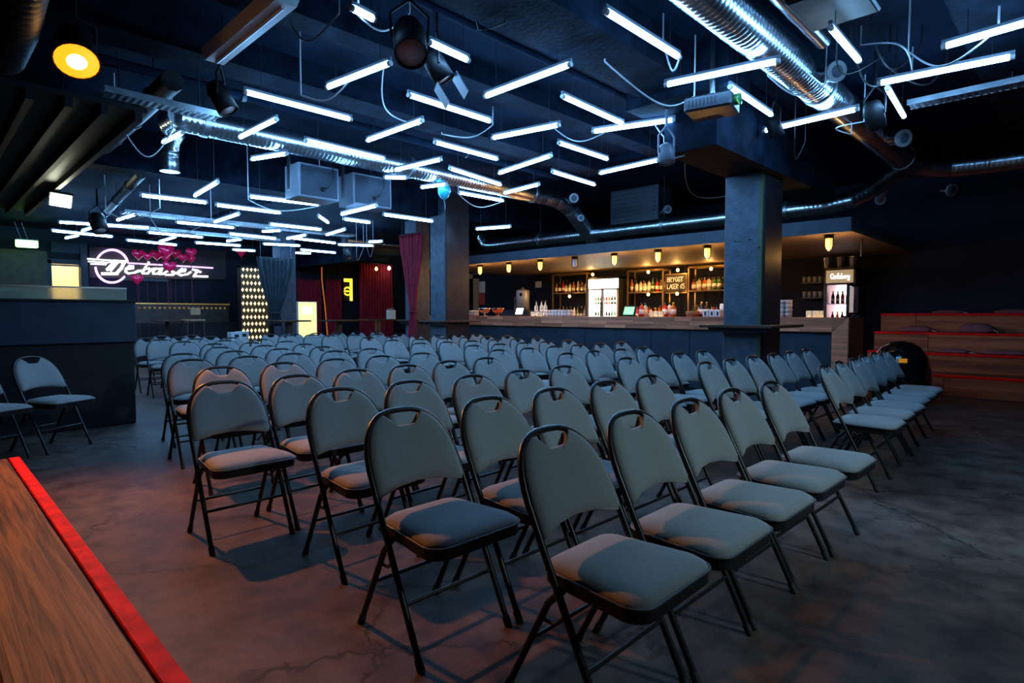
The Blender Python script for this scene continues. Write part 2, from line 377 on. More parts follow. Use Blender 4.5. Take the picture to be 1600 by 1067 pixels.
# ceiling beams
def beam(n, a, b, m='beam_concrete', label=None):
    SOFF.append((a[0], b[0], a[1], b[1], a[2])); return struct('trim_%d' % n, MB().box(a, b), m, label, 'beam')
beam(1, (-3.05, YN, 3.18), (-2.52, 4.82, CN), label='rough concrete ceiling beam running over the front rows to the cross beam')
beam(2, (-3.2, 4.82, 3.1), (-2.2, 5.25, CN), label='short concrete cross beam beside the hanging projector')
beam(3, (-3.04, 5.25, 2.74), (-2.5, 8.8, CN), label='deep dark ceiling beam resting on the pillar with green corner strip')
beam(4, (XS, 7.35, 3.42), (-3.04, 7.75, CN), label='dark ceiling beam in front of the bar canopy')
beam(5, (XS-.35, YN, 2.98), (XS, YB, CN), label='dark drop beam where the ceiling steps down')
beam(6, (-5.55, YN, 3.28), (-5.2, 7.35, CN), label='shallow concrete ceiling rib beside the spiral duct')
beam(7, (-4.35, YN, 3.32), (-4.1, 7.35, CN), label='shallow concrete ceiling rib between the tubes over the fourth row')
beam(8, (-.75, YN, 3.25), (-.3, 9.95, CN), label='dark ceiling rib over the open floor')
beam(9, (XF, 7.8, 2.5), (-12.9, 8.2, CF), label='dark blue cross beam above the far curtain and red drapes')
TR2x, TR3x = onz(300, 366, 2.85).x, onz(300, 352, 2.85).x+.3; TR2y = onx(438, 450, -13.6).y-.06
JC = onz(1275, 22, 3.22)
CYL += [('y', -1.84, YN, 9.6, 3.25, .15), ('y', -1.56, YN, 5.1, 3.32, .057), ('y', -6.94, 2.0, 8.1, 3.25, .145), ('y', -12.6, 7.2, 10.2, 2.92, .115), ('y', -3.5, YN, 7.3, 3.42, .03), ('y', -6.1, YN, 7.3, 3.35, .045), ('y', -2.1, YN, 4.7, 3.4, .03), ('x', 4.1, -16.8, -9.5, 3.0, .05)]
SOFF += [(-8.06, -7.05, 1.90, 2.25, 3.17), (TR2x-.13, TR2x+.13, 2.6, TR2y, 2.86), (TR3x-.155, TR3x+.155, 2.6, 7.0, 2.90), (JC.x-.10, JC.x+.34, JC.y-.32, JC.y+.22, 3.197), (-7.65, -7.25, 3.3, 4.95, 2.68)]
# black slatted ceiling raft over the booth
rf = thing('ceiling_raft', 'black slatted ceiling raft hung over the sound booth', 'ceiling raft', (-9, -.6, 2.8))
MB().box((-12.5, YN+.05, 2.86), (-5.7, 1.45, 2.9)).build('panel', 'black_plastic', rf)
for k in range(17):
    y = YN+.2+k*.235; MB().box((-12.5, y, 2.78), (-5.7, y+.05, 2.86)).build('slat', 'black_plastic', rf)
for x in (-11.5, -9, -6.5):
    for y in (-1.8, 1.0): MB().tube([(x, y, 2.88), (x, y, roof(x, y, 2.9))], .008, 5).build('hanger', 'dark_metal', rf)
# near floor platform with red edge: planks along x
PZ = .30
pe0 = onz(27, 714, PZ); pe1 = onz(311, 1067, PZ); py_edge = (pe0.y+pe1.y)/2
st = thing('low_stage_platform', 'low worn plank platform with a red painted edge on the open floor', 'platform', (-2.5, -.8, 0))
px0, px1 = pe0.x, 3.0
MB().box((px0+.03, YN+.02, 0), (px1, py_edge-.02, PZ-.03)).build('body', 'black_plastic', st)
yy = py_edge-.055; k = 0
while yy > YN+.3:
    y2 = yy-.27
    MB().bevbox((px0, y2+.004, PZ-.03), (px1, yy-.004, PZ), .006).build('plank', 'stage_wood', st); yy = y2
MB().bevbox((px0, py_edge-.055+.002, PZ-.032), (px1, py_edge, PZ+.002), .004).build('edge_strip', 'red_paint', st, 'scuffed red painted edge')
MB().bevbox((px0, py_edge-.02, .0), (px1, py_edge-.002, PZ-.033), .003).build('riser_board', 'stage_wood', st)

# ================================================================== CHAIRS
def pillow(outline, layers, mapf):
    """closed outline (u,v) -> pillow; layers: list of (scale, height) front then back; star-shaped about centre"""
    n = len(outline); cu = sum(p[0] for p in outline)/n; cv = sum(p[1] for p in outline)/n; mb = MB(); vs = []; fs = []
    for s, h in layers:
        for (u, v) in outline: vs.append(mapf(cu+(u-cu)*s, cv+(v-cv)*s, h))
    L = len(layers)
    for i in range(L-1):
        for k in range(n): fs.append((i*n+k, i*n+(k+1) % n, (i+1)*n+(k+1) % n, (i+1)*n+k))
    vs.append(mapf(cu, cv, layers[0][1])); vs.append(mapf(cu, cv, layers[-1][1]))
    for k in range(n): fs.append((len(vs)-2, (k+1) % n, k)); fs.append((len(vs)-1, (L-1)*n+k, (L-1)*n+(k+1) % n))
    mb.add(vs, fs, True); return mb
def tx(z): return .40*(1-z/.80)                     # x of the leg/back tube at height z
def back_map(u, v, h):                              # u across, v height along the tube, h forward
    cx = -.030*(1-min(1, (abs(u)/.20))**2)
    n = Vector((.894, 0, .447)); p = Vector((tx(v)+cx, u, v)) + n*h; return tuple(p)
def make_chair():
    t = thing('folding_chair', 'grey padded folding chair', 'chair')
    # arch: half width as function of angle
    HW = .202
    def archpt(a, w=HW, zb=.56, zt=.80):
        c, s_ = math.cos(a), math.sin(a)
        return (w*math.copysign(abs(c)**.72, c), zb+(zt-zb)*abs(s_)**.82)
    tube = [Vector((tx(.40), HW, .40)), Vector((tx(.50), HW+.001, .50))] + [Vector((tx(archpt(math.pi*i/20)[1]) - .012*math.sin(math.pi*i/20), *archpt(math.pi*i/20))) for i in range(21)] + [Vector((tx(.50), -HW-.001, .50)), Vector((tx(.40), -HW, .40))]
    MB().tube(tube, .0115, 8).build('back_frame', 'chair_metal', t)
    # backrest pad with hand hold notch
    out = [(-.188, .515), (-.09, .532), (0, .537), (.09, .532), (.188, .515), (.199, .53)]
    for u in [.199*math.cos(R(a_)) for a_ in range(0, 60, 5)] + [.0998-.1996*k/24 for k in range(25)] + [-.199*math.cos(R(a_)) for a_ in range(55, -1, -5)]:
        c = min(1., (abs(u)/.199)**(1/.72)); v = .565+.228*math.sqrt(max(0, 1-c*c))**.82
        v = min(v, .735+1.1*u*u+.03*(max(0, abs(u)-.060)/.026)**2)
        out.append((u, v))
    out.append((-.199, .53))
    lay = [(.25, .034), (.6, .034), (.84, .031), (.95, .024), (1.0, .010), (.985, -.004), (.6, -.006)]
    bk = pillow(out, lay, back_map).build('backrest', 'chair_fabric', t)
    # seat
    def rr(xa, xb, wa, wb, r, n=5):
        pts = []
        for (cx, cy, a0) in ((xb-r, wb-r, 0), (xa+r, wa-r, 90), (xa+r, -(wa-r), 180), (xb-r, -(wb-r), 270)):
            for i in range(n+1):
                a = R(a0+90*i/n); pts.append((cx+r*math.cos(a), cy+r*math.sin(a)))
        return pts
    so = rr(.105, .485, .175, .205, .06)
    sl = [(.3, .462), (.65, .459), (.88, .449), (.97, .436), (1.0, .425), (.98, .418), (.5, .418)]
    seat = pillow(so, sl, lambda u, v, h: (u, v, h)).build('seat', 'chair_fabric', t)
    MB().tube([(x, y, .425) for x, y in rr(.102, .488, .178, .208, .062)], .004, 6, closed=True).build('piping', 'piping', seat)
    MB().prism([(x, y, .385) for x, y in rr(.108, .484, .174, .204, .06)], (0, 0, .036)).build('seat_pan', 'chair_metal', t)
    for s in (-1, 1):
        lg = MB().tube([(tx(.41), s*HW, .41), (.395, s*HW, .012)], .0115, 8).build('leg', 'chair_metal', t)
        MB().tube([(tx(.035), s*HW, .035), (.401, s*HW, .0)], .0145, 8).build('foot_cap', 'rubber', lg)
        rl = MB().tube([(.205, s*.178, .385), (.15, s*.178, .33), (-.012, s*.178, .012)], .0115, 8).build('leg', 'chair_metal', t)
        MB().tube([(.0, s*.178, .035), (-.018, s*.178, .0)], .0145, 8).build('foot_cap', 'rubber', rl)
        MB().tube([(tx(.33), s*.195, .33), (.185, s*.184, .28), (.125, s*.18, .275)], .006, 6).build('hinge_link', 'chair_metal', t)
    MB().tube([(tx(.19), -HW, .19), (tx(.19), HW, .19)], .008, 6).build('crossbar', 'chair_metal', t)
    MB().tube([(.075, -.178, .19), (.075, .178, .19)], .008, 6).build('crossbar', 'chair_metal', t)
    return t
ROWS = [('a', 1, -1.25, [1.46, 1.93, 2.42, 2.81, 3.30]), ('b', 1, -1.42, [4.62, 5.10, 5.60, 6.05, 6.45, 6.95]),
 ('a', 2, -1.92, [1.34, 1.80, 2.26, 2.71, 3.14]), ('b', 2, -2.11, [4.40, 4.82, 5.20, 5.68, 6.02, 6.48]),
 ('a', 3, -2.70, [1.50, 1.94, 2.37, 2.86, 3.28]), ('b', 3, -2.80, [4.35, 4.72, 5.09, 5.60]),
 ('a', 4, -3.55, [1.19, 1.64, 2.11, 2.54, 2.99, 3.44]), ('b', 4, -3.55, [4.45, 4.85, 5.23, 5.66]),
 ('a', 5, -4.48, [1.54, 1.98, 2.49, 2.93, 3.44]), ('b', 5, -4.40, [4.34, 4.76, 5.20, 5.64, 6.07, 6.51]),
 ('a', 6, -5.40, [1.62, 2.07, 2.54, 2.99, 3.47]), ('b', 6, -5.25, [4.69, 5.15, 5.57, 6.03, 6.49]),
 ('a', 7, -6.20, [1.76, 2.31, 2.81, 3.27]), ('b', 7, -6.15, [4.61, 5.04, 5.49, 5.94, 6.36, 6.80]),
 ('a', 8, -7.00, [2.44, 2.95, 3.43]), ('b', 8, -7.10, [4.84, 5.28, 5.75, 6.19, 6.65, 7.15]),
 ('a', 9, -7.85, [2.67, 3.11, 3.60]), ('b', 9, -8.20, [5.13, 5.57, 6.02, 6.51, 6.95, 7.44]),
 ('a', 10, -8.75, [2.57, 3.12, 3.62]), ('b', 10, -9.40, [5.09, 5.57, 6.03, 6.51]),
 ('a', 11, -9.60, [2.53, 3.01, 3.49]), ('b', 11, -10.0, [4.60, 5.05, 5.52]),
 ('a', 12, -10.4, [2.55, 3.01, 3.47]), ('b', 12, -10.75, [4.62, 5.07, 5.53, 5.98, 6.43, 6.88]),
 ('a', 13, -11.2, [2.95, 3.43])]
SLOPE = {('a', 4): -.12, ('a', 5): -.1, ('a', 6): -.14, ('a', 7): -.1, ('b', 1): -.05}
chair0 = make_chair(); first = True; CHAIRS = []
for blk, rn, X, ys in ROWS:
    n = len(ys); pitch = max(.450, (ys[-1]-ys[0])/(n-1)); mid = sum(ys)/n; sl = SLOPE.get((blk, rn), 0.)
    for i in range(n):
        y = mid + (i-(n-1)/2)*pitch + random.uniform(-.006, .006); x = X + sl*(y-mid) + random.uniform(-.012, .012)
        if first: c = chair0; first = False
        else: c = copy_tree(chair0, None, () if rn < 8 else ('foot_cap', 'piping', 'hinge_link'))
        place(c, (x, y, 0), -math.atan(sl)*.0 + R(random.uniform(-1.0, 1.0)))
        k = n-i if blk == 'a' else i+1
        tag(c, 'grey padded folding chair, %s row from open floor, %s block, %s seat from aisle' % (ORD[rn], 'booth-side' if blk == 'a' else 'bar-side', ORD[k]), 'chair', 'folding chairs set out in rows')
        CHAIRS.append((x, y))
for (x, y, a, lb) in ((-6.62, .72, 33, 'grey padded folding chair standing apart in shadow beside the dark booth'), (-6.40, .27, 30, 'shadowed grey padded folding chair next to the lone chair by the booth')):
    c = copy_tree(chair0); place(c, (x, y, 0), R(a)); tag(c, lb, 'chair', 'folding chairs in the shadow by the booth')

# ================================================================== LIGHT TUBES
TUBES = [(380,143,550,187),(510,137,611,98),(637,148,768,190),(757,151,893,100),(668,65,733,95),(548,12,586,31),
(945,17,1062,90),(878,150,974,194),(925,206,1055,187),(1038,133,1219,95),(1140,135,1206,180),(872,223,950,249),
(936,271,1030,250),(768,216,875,195),(573,220,661,188),(678,222,778,249),(779,271,862,243),(862,268,930,289),
(1052,224,1079,238),(616,266,690,249),(374,215,433,186),(476,219,602,249),(1297,42,1343,96),(1370,131,1586,88),
(1471,74,1600,37),(1386,137,1413,183),(1192,205,1342,170),(702,263,783,289),(657,293,698,288),(716,301,787,314),
(787,302,843,288),(743,358,799,354),(598,335,677,346),(533,335,589,321),(392,249,449,240),(388,307,500,320),
(254,223,286,207),(304,306,341,284),(336,320,440,333),(599,277,637,278),
(536,342,579,348),(218,305,325,317),(274,347,367,356),(335,347,374,334),(420,350,503,359),(497,337,513,348),
(456,372,525,380),(510,367,540,358),(90,347,235,356),(79,360,177,370),(128,361,149,354),(102,372,123,368),(183,344,212,335),(457,395,487,396),(527,382,585,384),(575,378,599,377),(409,362,440,360),(448,373,479,367),(354,377,378,374),(468,390,525,395),(410,381,470,384),(230,363,318,371),(197,375,277,383),(304,379,377,384),(362,390,400,392),(249,378,275,370),(357,365,432,373)]
ROWX = [(rn, X) for blk, rn, X, ys in ROWS if blk == 'a']
seen = {}
for t in TUBES:
    far = onz(*t[:2], 2.75).x < -7.0
    z = 2.72 if far else 3.05; cz = CF if far else CN
    if t[:2] == (743, 358): z = 2.72; cz = CN
    if t[:2] == (533, 335): z = 2.58
    a = onz(t[0], t[1], z); b = onz(t[2], t[3], z)
    if t in ((1052,224,1079,238), (1471,74,1600,37)):
        d = (b-a).normalized(); b = a + d*.98
    cx, cy = (a.x+b.x)/2, (a.y+b.y)/2
    if cx > XS and far: cz = CN
    along = abs(b.y-a.y) > abs(b.x-a.x)
    rn = min(ROWX, key=lambda q: abs(q[1]+.2-cx))[0]
    fz = 'bright doorway' if cy < 3.0 else ('name sign' if cy < 4.9 else ('patterned screen' if cy < 6.3 else 'red drapes'))
    zone = 'over the open floor' if cx > -.95 else ('before the '+fz if cx < -11.4 else 'over the %s row' % ORD[rn])
    blk = '' if (cx > -.95 or cx < -11.4) else (', booth-side block' if cy < 3.6 else (', aisle' if cy < 4.35 else ', bar-side block'))
    lab = 'white tube hung %s chair rows, %s%s' % ('along' if along else 'across', zone, blk)
    o = thing('tube_light', lab, 'light tube', (cx, cy, z-.02), 'glowing ceiling tubes')
    seen.setdefault(lab, []).append((-cx, o))
    dr = (b-a).normalized(); L = (b-a).length; ins = dr*min(.03, L*.1)
    MB().tube([a+ins, b-ins], .020, 10, caps=True).build('tube', 'tube_glow', o)
    MB().tube([a, a+ins], .0205, 8).build('end_cap', 'white_plastic', o); MB().tube([b-ins, b], .0205, 8).build('end_cap', 'white_plastic', o)
    sd = Vector((-dr.y, dr.x, 0))*.011; up1 = Vector((0, 0, .022)); up2 = Vector((0, 0, .044))
    MB().prism([a-sd+up1, b-sd+up1, b+sd+up1, a+sd+up1], (0, 0, .022)).build('batten', 'housing_grey', o)
    for q in (.15, .85):
        p = a + (b-a)*q; zt = roof(p.x, p.y, z)
        MB().tube([p+up2, Vector((p.x, p.y, zt))], .003, 5).build('hanger_wire', 'dark_metal', o)
for lab, L in seen.items():
    if len(L) > 1:
        L.sort(key=lambda q: q[0])
        for k, (c, o) in enumerate(L): o['label'] = lab + ', %s from open floor' % ORD[k+1]
# ================================================================== PILLARS
def pillar(name, label, a, b, m, ledge=None, corner=None, top=CN, ledge_z=1.02):
    o = thing(name, label, 'pillar', ((a[0]+b[0])/2, (a[1]+b[1])/2, 0), kind=None)
    MB().bevbox((a[0], a[1], 0), (b[0], b[1], top+.02), .012).build('shaft', m, o)
    if corner: MB().box((b[0]-.035, a[1]-.006, 0), (b[0]+.006, a[1]+.035, top)).build('corner_guard', corner, o)
    if ledge:
        e = ledge
        MB().bevbox((a[0]-e, a[1]-e, ledge_z), (b[0]+e, a[1], ledge_z+.035), .006).build('drink_ledge', 'ledge_wood', o)
        MB().bevbox((b[0], a[1], ledge_z), (b[0]+e, b[1]+e, ledge_z+.035), .006).build('drink_ledge', 'ledge_wood', o)
        MB().bevbox((a[0]-e, a[1], ledge_z), (a[0], b[1]+e, ledge_z+.035), .006).build('drink_ledge', 'ledge_wood', o)
        MB().box((a[0]-e*.6, a[1]-e*.6, ledge_z-.05), (b[0]+e*.6, a[1], ledge_z)).build('ledge_bracket', 'dark_metal', o)
    return o
mat('corner_green', (.05, .07, .03), .5)
p1 = pillar('pillar', 'blue-black pillar with green corner strip and drink ledge before the bar', (-3.03, 6.6), (-2.60, 7.2), 'pillar_paint', .20, 'corner_green', 2.74)
MB().box((-2.597, 6.66, 0), (-2.585, 7.15, 2.74)).build('dark_side_sheet', 'pillar_dark', p1)  # thin dark sheet over this side of the shaft
for (px, py) in ((1150, 377), (1172, 374), (1186, 386)):
    q = ony(px, py, 6.6); MB().lathe([(.012, 0), (.012, .02)], (0, 0, 0), 8).xform(Matrix.Translation((q.x, 6.585, q.z)) @ Matrix.Rotation(R(90), 4, 'X')).build('bolt', 'dark_metal', p1)
p2_ = pillar('pillar', 'grey-blue pillar with wide purple-dark side beside the red curtain', (-8.85, 6.85), (-8.42, 7.45), 'pillar_paint', .16, None, CN)
MB().box((-8.417, 6.88, 0), (-8.405, 7.43, 3.4)).build('dark_side_sheet', 'pillar_dark', p2_)  # sheet that makes the wide side darker than the shaft
pillar('pillar', 'slim grey pillar half hidden behind the tied red curtain', (-10.25, 7.27), (-9.85, 7.62), 'pillar_paint', .14, None, CF)
pC0, pC1 = onx(438, 450, -13.6), onx(463, 450, -13.6)
pillar('pillar', 'dark grey pillar behind the gathered dark curtain', (-14.0, pC0.y), (-13.6, pC1.y), 'pillar_paint', None, None, CF)

# ================================================================== CURTAINS
def curtain(name, label, m, P, N, top, tie, bot, w_top, w_tie, w_bot, cx_top, cx_tie, folds=9, amp=.03, cat='curtain'):
    """P: base point (x,y), N: unit direction the rail runs in; widths at the heights"""
    mb = MB(); nu, nv = folds*8, 26; vs = []; fs = []
    nx, ny = -N[1], N[0]
    for j in range(nv+1):
        z = top + (bot-top)*j/nv
        if z >= tie: t = (top-z)/(top-tie); e = t**1.4; w_ = w_top+(w_tie-w_top)*e; c = cx_top+(cx_tie-cx_top)*e
        else: t = (tie-z)/max(1e-6, tie-bot); w_ = w_tie+(w_bot-w_tie)*math.sin(t*math.pi/2); c = cx_tie
        for i in range(nu+1):
            u = i/nu; s = c+(u-.5)*w_; d = amp*(.5+.5*w_/w_top)*math.sin(2*math.pi*folds*u+.6*math.sin(3*u+z*2)) + .012*math.sin(17*u+4*z)
            vs.append((P[0]+N[0]*s+nx*d, P[1]+N[1]*s+ny*d, z))
    for j in range(nv):
        for i in range(nu): a = j*(nu+1)+i; fs.append((a, a+1, a+nu+2, a+nu+1))
    mb.add(vs, fs, True)
    o = thing(name, label, cat, (P[0], P[1], bot))
    ob = mb.build('drape', m, o)
    so = ob.modifiers.new('thick', 'SOLIDIFY'); so.thickness = .006
    if tie > bot+.05:
        MB().tube([(P[0]+N[0]*(cx_tie+w_tie*.56*math.cos(a))+nx*(amp+.03)*math.sin(a), P[1]+N[1]*(cx_tie+w_tie*.56*math.cos(a))+ny*(amp+.03)*math.sin(a), tie) for a in [2*math.pi*k/16 for k in range(16)]], .018, 6, closed=True).build('tie_band', m, o)
    for e in (-.4, .4): MB().tube([(P[0]+N[0]*(cx_top+w_top*e), P[1]+N[1]*(cx_top+w_top*e), top), (P[0]+N[0]*(cx_top+w_top*e), P[1]+N[1]*(cx_top+w_top*e), roof(P[0]+N[0]*(cx_top+w_top*e), P[1]+N[1]*(cx_top+w_top*e), top))], .008, 5).build('rail_hanger', 'dark_metal', o)
    MB().tube([(P[0]+N[0]*(cx_top-w_top*.5), P[1]+N[1]*(cx_top-w_top*.5), top+.01), (P[0]+N[0]*(cx_top+w_top*.5), P[1]+N[1]*(cx_top+w_top*.5), top+.01)], .012, 6).build('rail', 'dark_metal', o)
    return o
YC = 7.02
a, b = ony(625, 370, YC), ony(660, 370, YC); ti = ony(645, 487, YC)
curtain('red_curtain', 'red velvet curtain tied at its waist between two pillars', 'velvet_red', ((a.x+b.x)/2, YC), (1, 0), ony(640, 366, YC).z, ti.z, .02, b.x-a.x, .17, .34, 0, ti.x-(a.x+b.x)/2, 7, .03)
XCu = -13.1
a, b = onx(401, 402, XCu), onx(460, 402, XCu); ti = onx(430, 489, XCu)
curtain('dark_curtain', 'dark blue-green curtain gathered to a point before the far pillar', 'velvet_dark', (XCu, (a.y+b.y)/2), (0, 1), a.z, ti.z, .9, b.y-a.y, .20, .3, 0, ti.y-(a.y+b.y)/2, 8, .04)
def drape(px0, px1, ytop, label, bot=.02, X=XF+.12, folds=8):
    a, b = onx(px0, ytop, X), onx(px1, ytop, X)
    return curtain('red_drape', label, 'velvet_red', (X, (a.y+b.y)/2), (0, 1), (a.z+b.z)/2, bot, bot, b.y-a.y, b.y-a.y, b.y-a.y, 0, 0, folds, .035)
drape(464, 501, 437, 'short dark red drape on far wall behind the yellow light box', folds=9)
drape(509, 533, 437, 'red drape on far wall between orange cord and yellow neon sign', folds=7)
drape(561, 613, 412, 'tall wide dark red drape on far wall beside the paper bag', folds=12)

# ================================================================== DUCTS
def densify(pts, step):
    out = []
    for i in range(len(pts)-1):
        a, b = Vector(pts[i]), Vector(pts[i+1]); n = max(1, int((b-a).length/step))
        out += [a+(b-a)*k/n for k in range(n)]
    out.append(Vector(pts[-1])); return out
def duct(label, pts, r, pitch=.055, ridge=.006, n=22, m='galv', name='spiral_duct', collars=()):
    P = densify(pts, pitch/3); rs = [r+(ridge if i % 3 == 0 else 0) for i in range(len(P))]
    o = thing(name, label, 'duct', tuple(P[0]))
    MB().tube(P, rs, n).build('duct_pipe', m, o)
    for c in collars:
        i = min(range(1, len(P)-1), key=lambda k: (P[k]-Vector(c)).length); t = (P[i+1]-P[i-1]).normalized()
        MB().tube([P[i]-t*.03, P[i]+t*.03], r+.014, n).build('collar', 'galv_dull', o)
        MB().tube([P[i]+Vector((0, 0, r)), Vector((P[i].x, P[i].y, roof(P[i].x, P[i].y, P[i].z+r)))], .006, 5).build('hanger_rod', 'dark_metal', o)
    return o
D1x, D1z = -1.84, 3.25
duct('wide spiral metal duct running over the aisle to the bar wall', [(D1x, YN+.1, D1z), (D1x, 9.5, D1z), (D1x+.04, 9.75, D1z), (D1x+.16, 9.98, D1z-.02), (D1x+.4, 10.15, D1z-.04), (-1.0, 10.2, 3.2), (XR-.02, 10.2, 3.2)], .145, collars=[(D1x, 2.2, D1z), (D1x, 5.9, D1z), (D1x, 9.3, D1z), (.5, 10.2, 3.2)])
duct('spiral metal duct running above the bar canopy', [(-9.75, 9.0, 2.9), (-9.62, 9.0, 2.72), (-9.4, 9.0, 2.68), (-2.65, 9.0, 2.68), (-2.4, 9.05, 2.72), (-2.2, 9.2, 2.84), (-2.02, 9.45, 3.03), (-1.9, 9.62, 3.12)], .115, .06, collars=[(-8.0, 9, 2.68), (-5.2, 9, 2.68), (-3.2, 9, 2.68)])
D2x, D2z = -6.94, 3.25
duct('spiral metal duct above the hanging speaker boxes', [(D2x, 2.05, D2z), (D2x, 7.9, D2z), (D2x+.05, 8.2, D2z-.03), (D2x+.12, 8.5, D2z-.16), (D2x+.16, 8.9, D2z-.5), (D2x+.18, 9.2, D2z-.72)], .14, collars=[(D2x, 2.3, D2z), (D2x, 5.0, D2z), (D2x, 7.6, D2z)])
duct('small smooth metal pipe beside the wide spiral duct', [(-1.56, YN+.1, 3.32), (-1.56, 5.1, 3.32)], .055, .3, .003, collars=[(-1.56, 3.9, 3.32), (-1.56, 1.2, 3.32)])
q = onz(264, 216, 3.3)
duct('hanging foil wrapped air hose end beside the spiral duct', [(D2x, 2.06, 3.27), (D2x-.4, 2.06, 3.29), (q.x+.25, q.y, 3.30), (q.x+.1, q.y, 3.27), (q.x+.02, q.y, 3.17), (q.x, q.y, 3.05), (q.x, q.y, 2.90)], .10, .09, .008)
duct('far spiral duct above the far tubes', [(-12.6, 7.2, 2.92), (-12.6, 10.2, 2.92)], .11, .06)
duct('ribbed black duct in the dark corner above the orange lamp', [onz(40, -60, 3.2), onz(22, 40, 3.1), onz(0, 90, 3.0)], .13, .07, .01, m='black_plastic')
# white air valves on stubs
def valve(px, py, z=None, Y=None, r=.075, label='', X=None, out=0., root=None):
    p = onx(px, py, X) if X else (onz(px, py, z) if z else ony(px, py, Y))
    d = Vector((.75, -.62, -.22)).normalized(); p = p+d*out
    o = thing('air_valve', label, 'air valve', tuple(p), 'white round air valves on the ducts')
    MB().tube([root if root else p-d*.16, p], r*.8 if not root else r*.6, 14).build('stub_pipe', 'galv', o)
    MB().tube([p-d*.012, p+d*.02], r, 18).build('valve_ring', 'white_plastic', o)
    MB().tube([p+d*.018, p+d*.03], [r*.62, r*.5], 16).build('valve_disc', 'housing_grey', o)
valve(1306, 112, z=3.2, r=.085, label='white air valve near the metal box above the aisle')
valve(1411, 216, z=3.15, r=.095, label='white air valve at the bend of the wide duct')
valve(894, 309, X=-6.76, out=.15, r=.085, label='white air valve at the end of the duct over the speakers')
valve(906, 340, Y=8.6, out=.08, r=.06, label='small white air valve under the duct elbow')
valve(1043, 327, Y=9.25, r=.07, root=Vector((ony(1022, 366, 9.45).x+.05, 9.56, ony(1043, 327, 9.25).z)), label='white air valve beside the louvred cabinet')
valve(1375, 312, Y=9.7, r=.075, root=Vector((-2.0, 9.48, 3.04)), label='white air valve beneath the duct elbow by the bar end')
valve(1487, 297, Y=11.9, r=.10, label='round air valve on the dark wall above the benches')
# louvred cabinet
a, b = ony(960, 300, 9.45), ony(1022, 366, 9.45)
lc = thing('louvred_cabinet', 'dark louvred air cabinet above the bar canopy', 'cabinet', ((a.x+b.x)/2, 9.6, b.z))
MB().box((a.x-.08, 9.45, b.z-.05), (b.x+.08, 9.9, CN+.01)).build('body', 'grille', lc)
for k in range(11):
    z = b.z+.03+(a.z-b.z)*k/11
    MB().prism([(a.x, 9.45, z), (a.x, 9.415, z-.012), (a.x, 9.415, z-.002), (a.x, 9.45, z+.012)], (b.x-a.x, 0, 0)).build('louvre', 'housing_grey', lc)

# ================================================================== BAR
BX0, BX1, BY = -11.2, ony(1326, 496, 8.3).x, 8.3
bar = thing('bar_counter', 'long bar counter with butcher block edge and dark blue panels', 'bar counter', ((BX0+BX1)/2, BY+.35, 0))
MB().box((BX0, BY+.03, .95), (BX1-.03, BY+.72, 1.128)).build('worktop', 'counter_wood', bar)
random.seed(3)
for r_ in range(3):
    x = BX0+.002; z0 = .94+r_*.0635
    while x < BX1-.19:
        L = random.uniform(.22, .62); x2 = min(x+L, BX1-.19)
        if BX1-.19-x2 < .12: x2 = BX1-.19
        MB().bevbox((x+.001, BY, z0+.001), (x2-.001, BY+.03, z0+.0625), .002).build('stave', 'counter_wood', bar); x = x2
# mitred wooden end leg
MB().prism([(BX1-.19, BY, .94), (BX1, BY, 1.1305), (BX1, BY, 0), (BX1-.19, BY, 0)], (0, .05, 0)).build('end_leg', 'counter_wood', bar)
MB().prism([(BX1-.192, BY, .942), (BX1-.002, BY, 1.1305), (BX1-.192, BY, 1.1305)], (0, .05, 0)).build('mitre_block', 'counter_wood', bar)
MB().box((BX1-.05, BY+.05, 0), (BX1, BY+.72, 1.128)).build('end_panel', 'leather_brown', bar)
x = BX1-.19
while x > BX0+.1:
    x2 = max(x-.67, BX0); MB().bevbox((x2+.003, BY+.06, .04), (x-.003, BY+.085, .945), .003).build('front_panel', 'panel_blue', bar); x = x2
MB().box((BX0, BY+.09, 0), (BX1-.05, BY+.7, .95)).build('carcass', 'black_plastic', bar)
cz0 = ony(1335, 360, BY).z; cz1 = ony(1335, 338, BY).z
can = thing('bar_canopy', 'grey fascia canopy hanging over the bar', 'canopy', ((BX0+BX1)/2, 10.1, cz0))
MB().box((BX0, BY, cz0-.004), (BX1, BY+.04, cz1)).build('fascia', 'fascia_grey', can)
mat('canopy_under', (.16, .11, .075), .6, noise=.2)
MB().box((BX0, BY+.04, cz0), (BX1, YB-.01, cz0+.06)).build('soffit', 'canopy_under', can)
MB().box((BX1-.04, BY+.04, cz0+.06), (BX1, YB-.01, cz1)).build('side_fascia', 'fascia_grey', can)
MB().tube([(BX1-.1, BY+.9, cz0), (BX1-.1, BY+.9, cz0-.25)], .012, 6).build('hanging_rod', 'dark_metal', can)
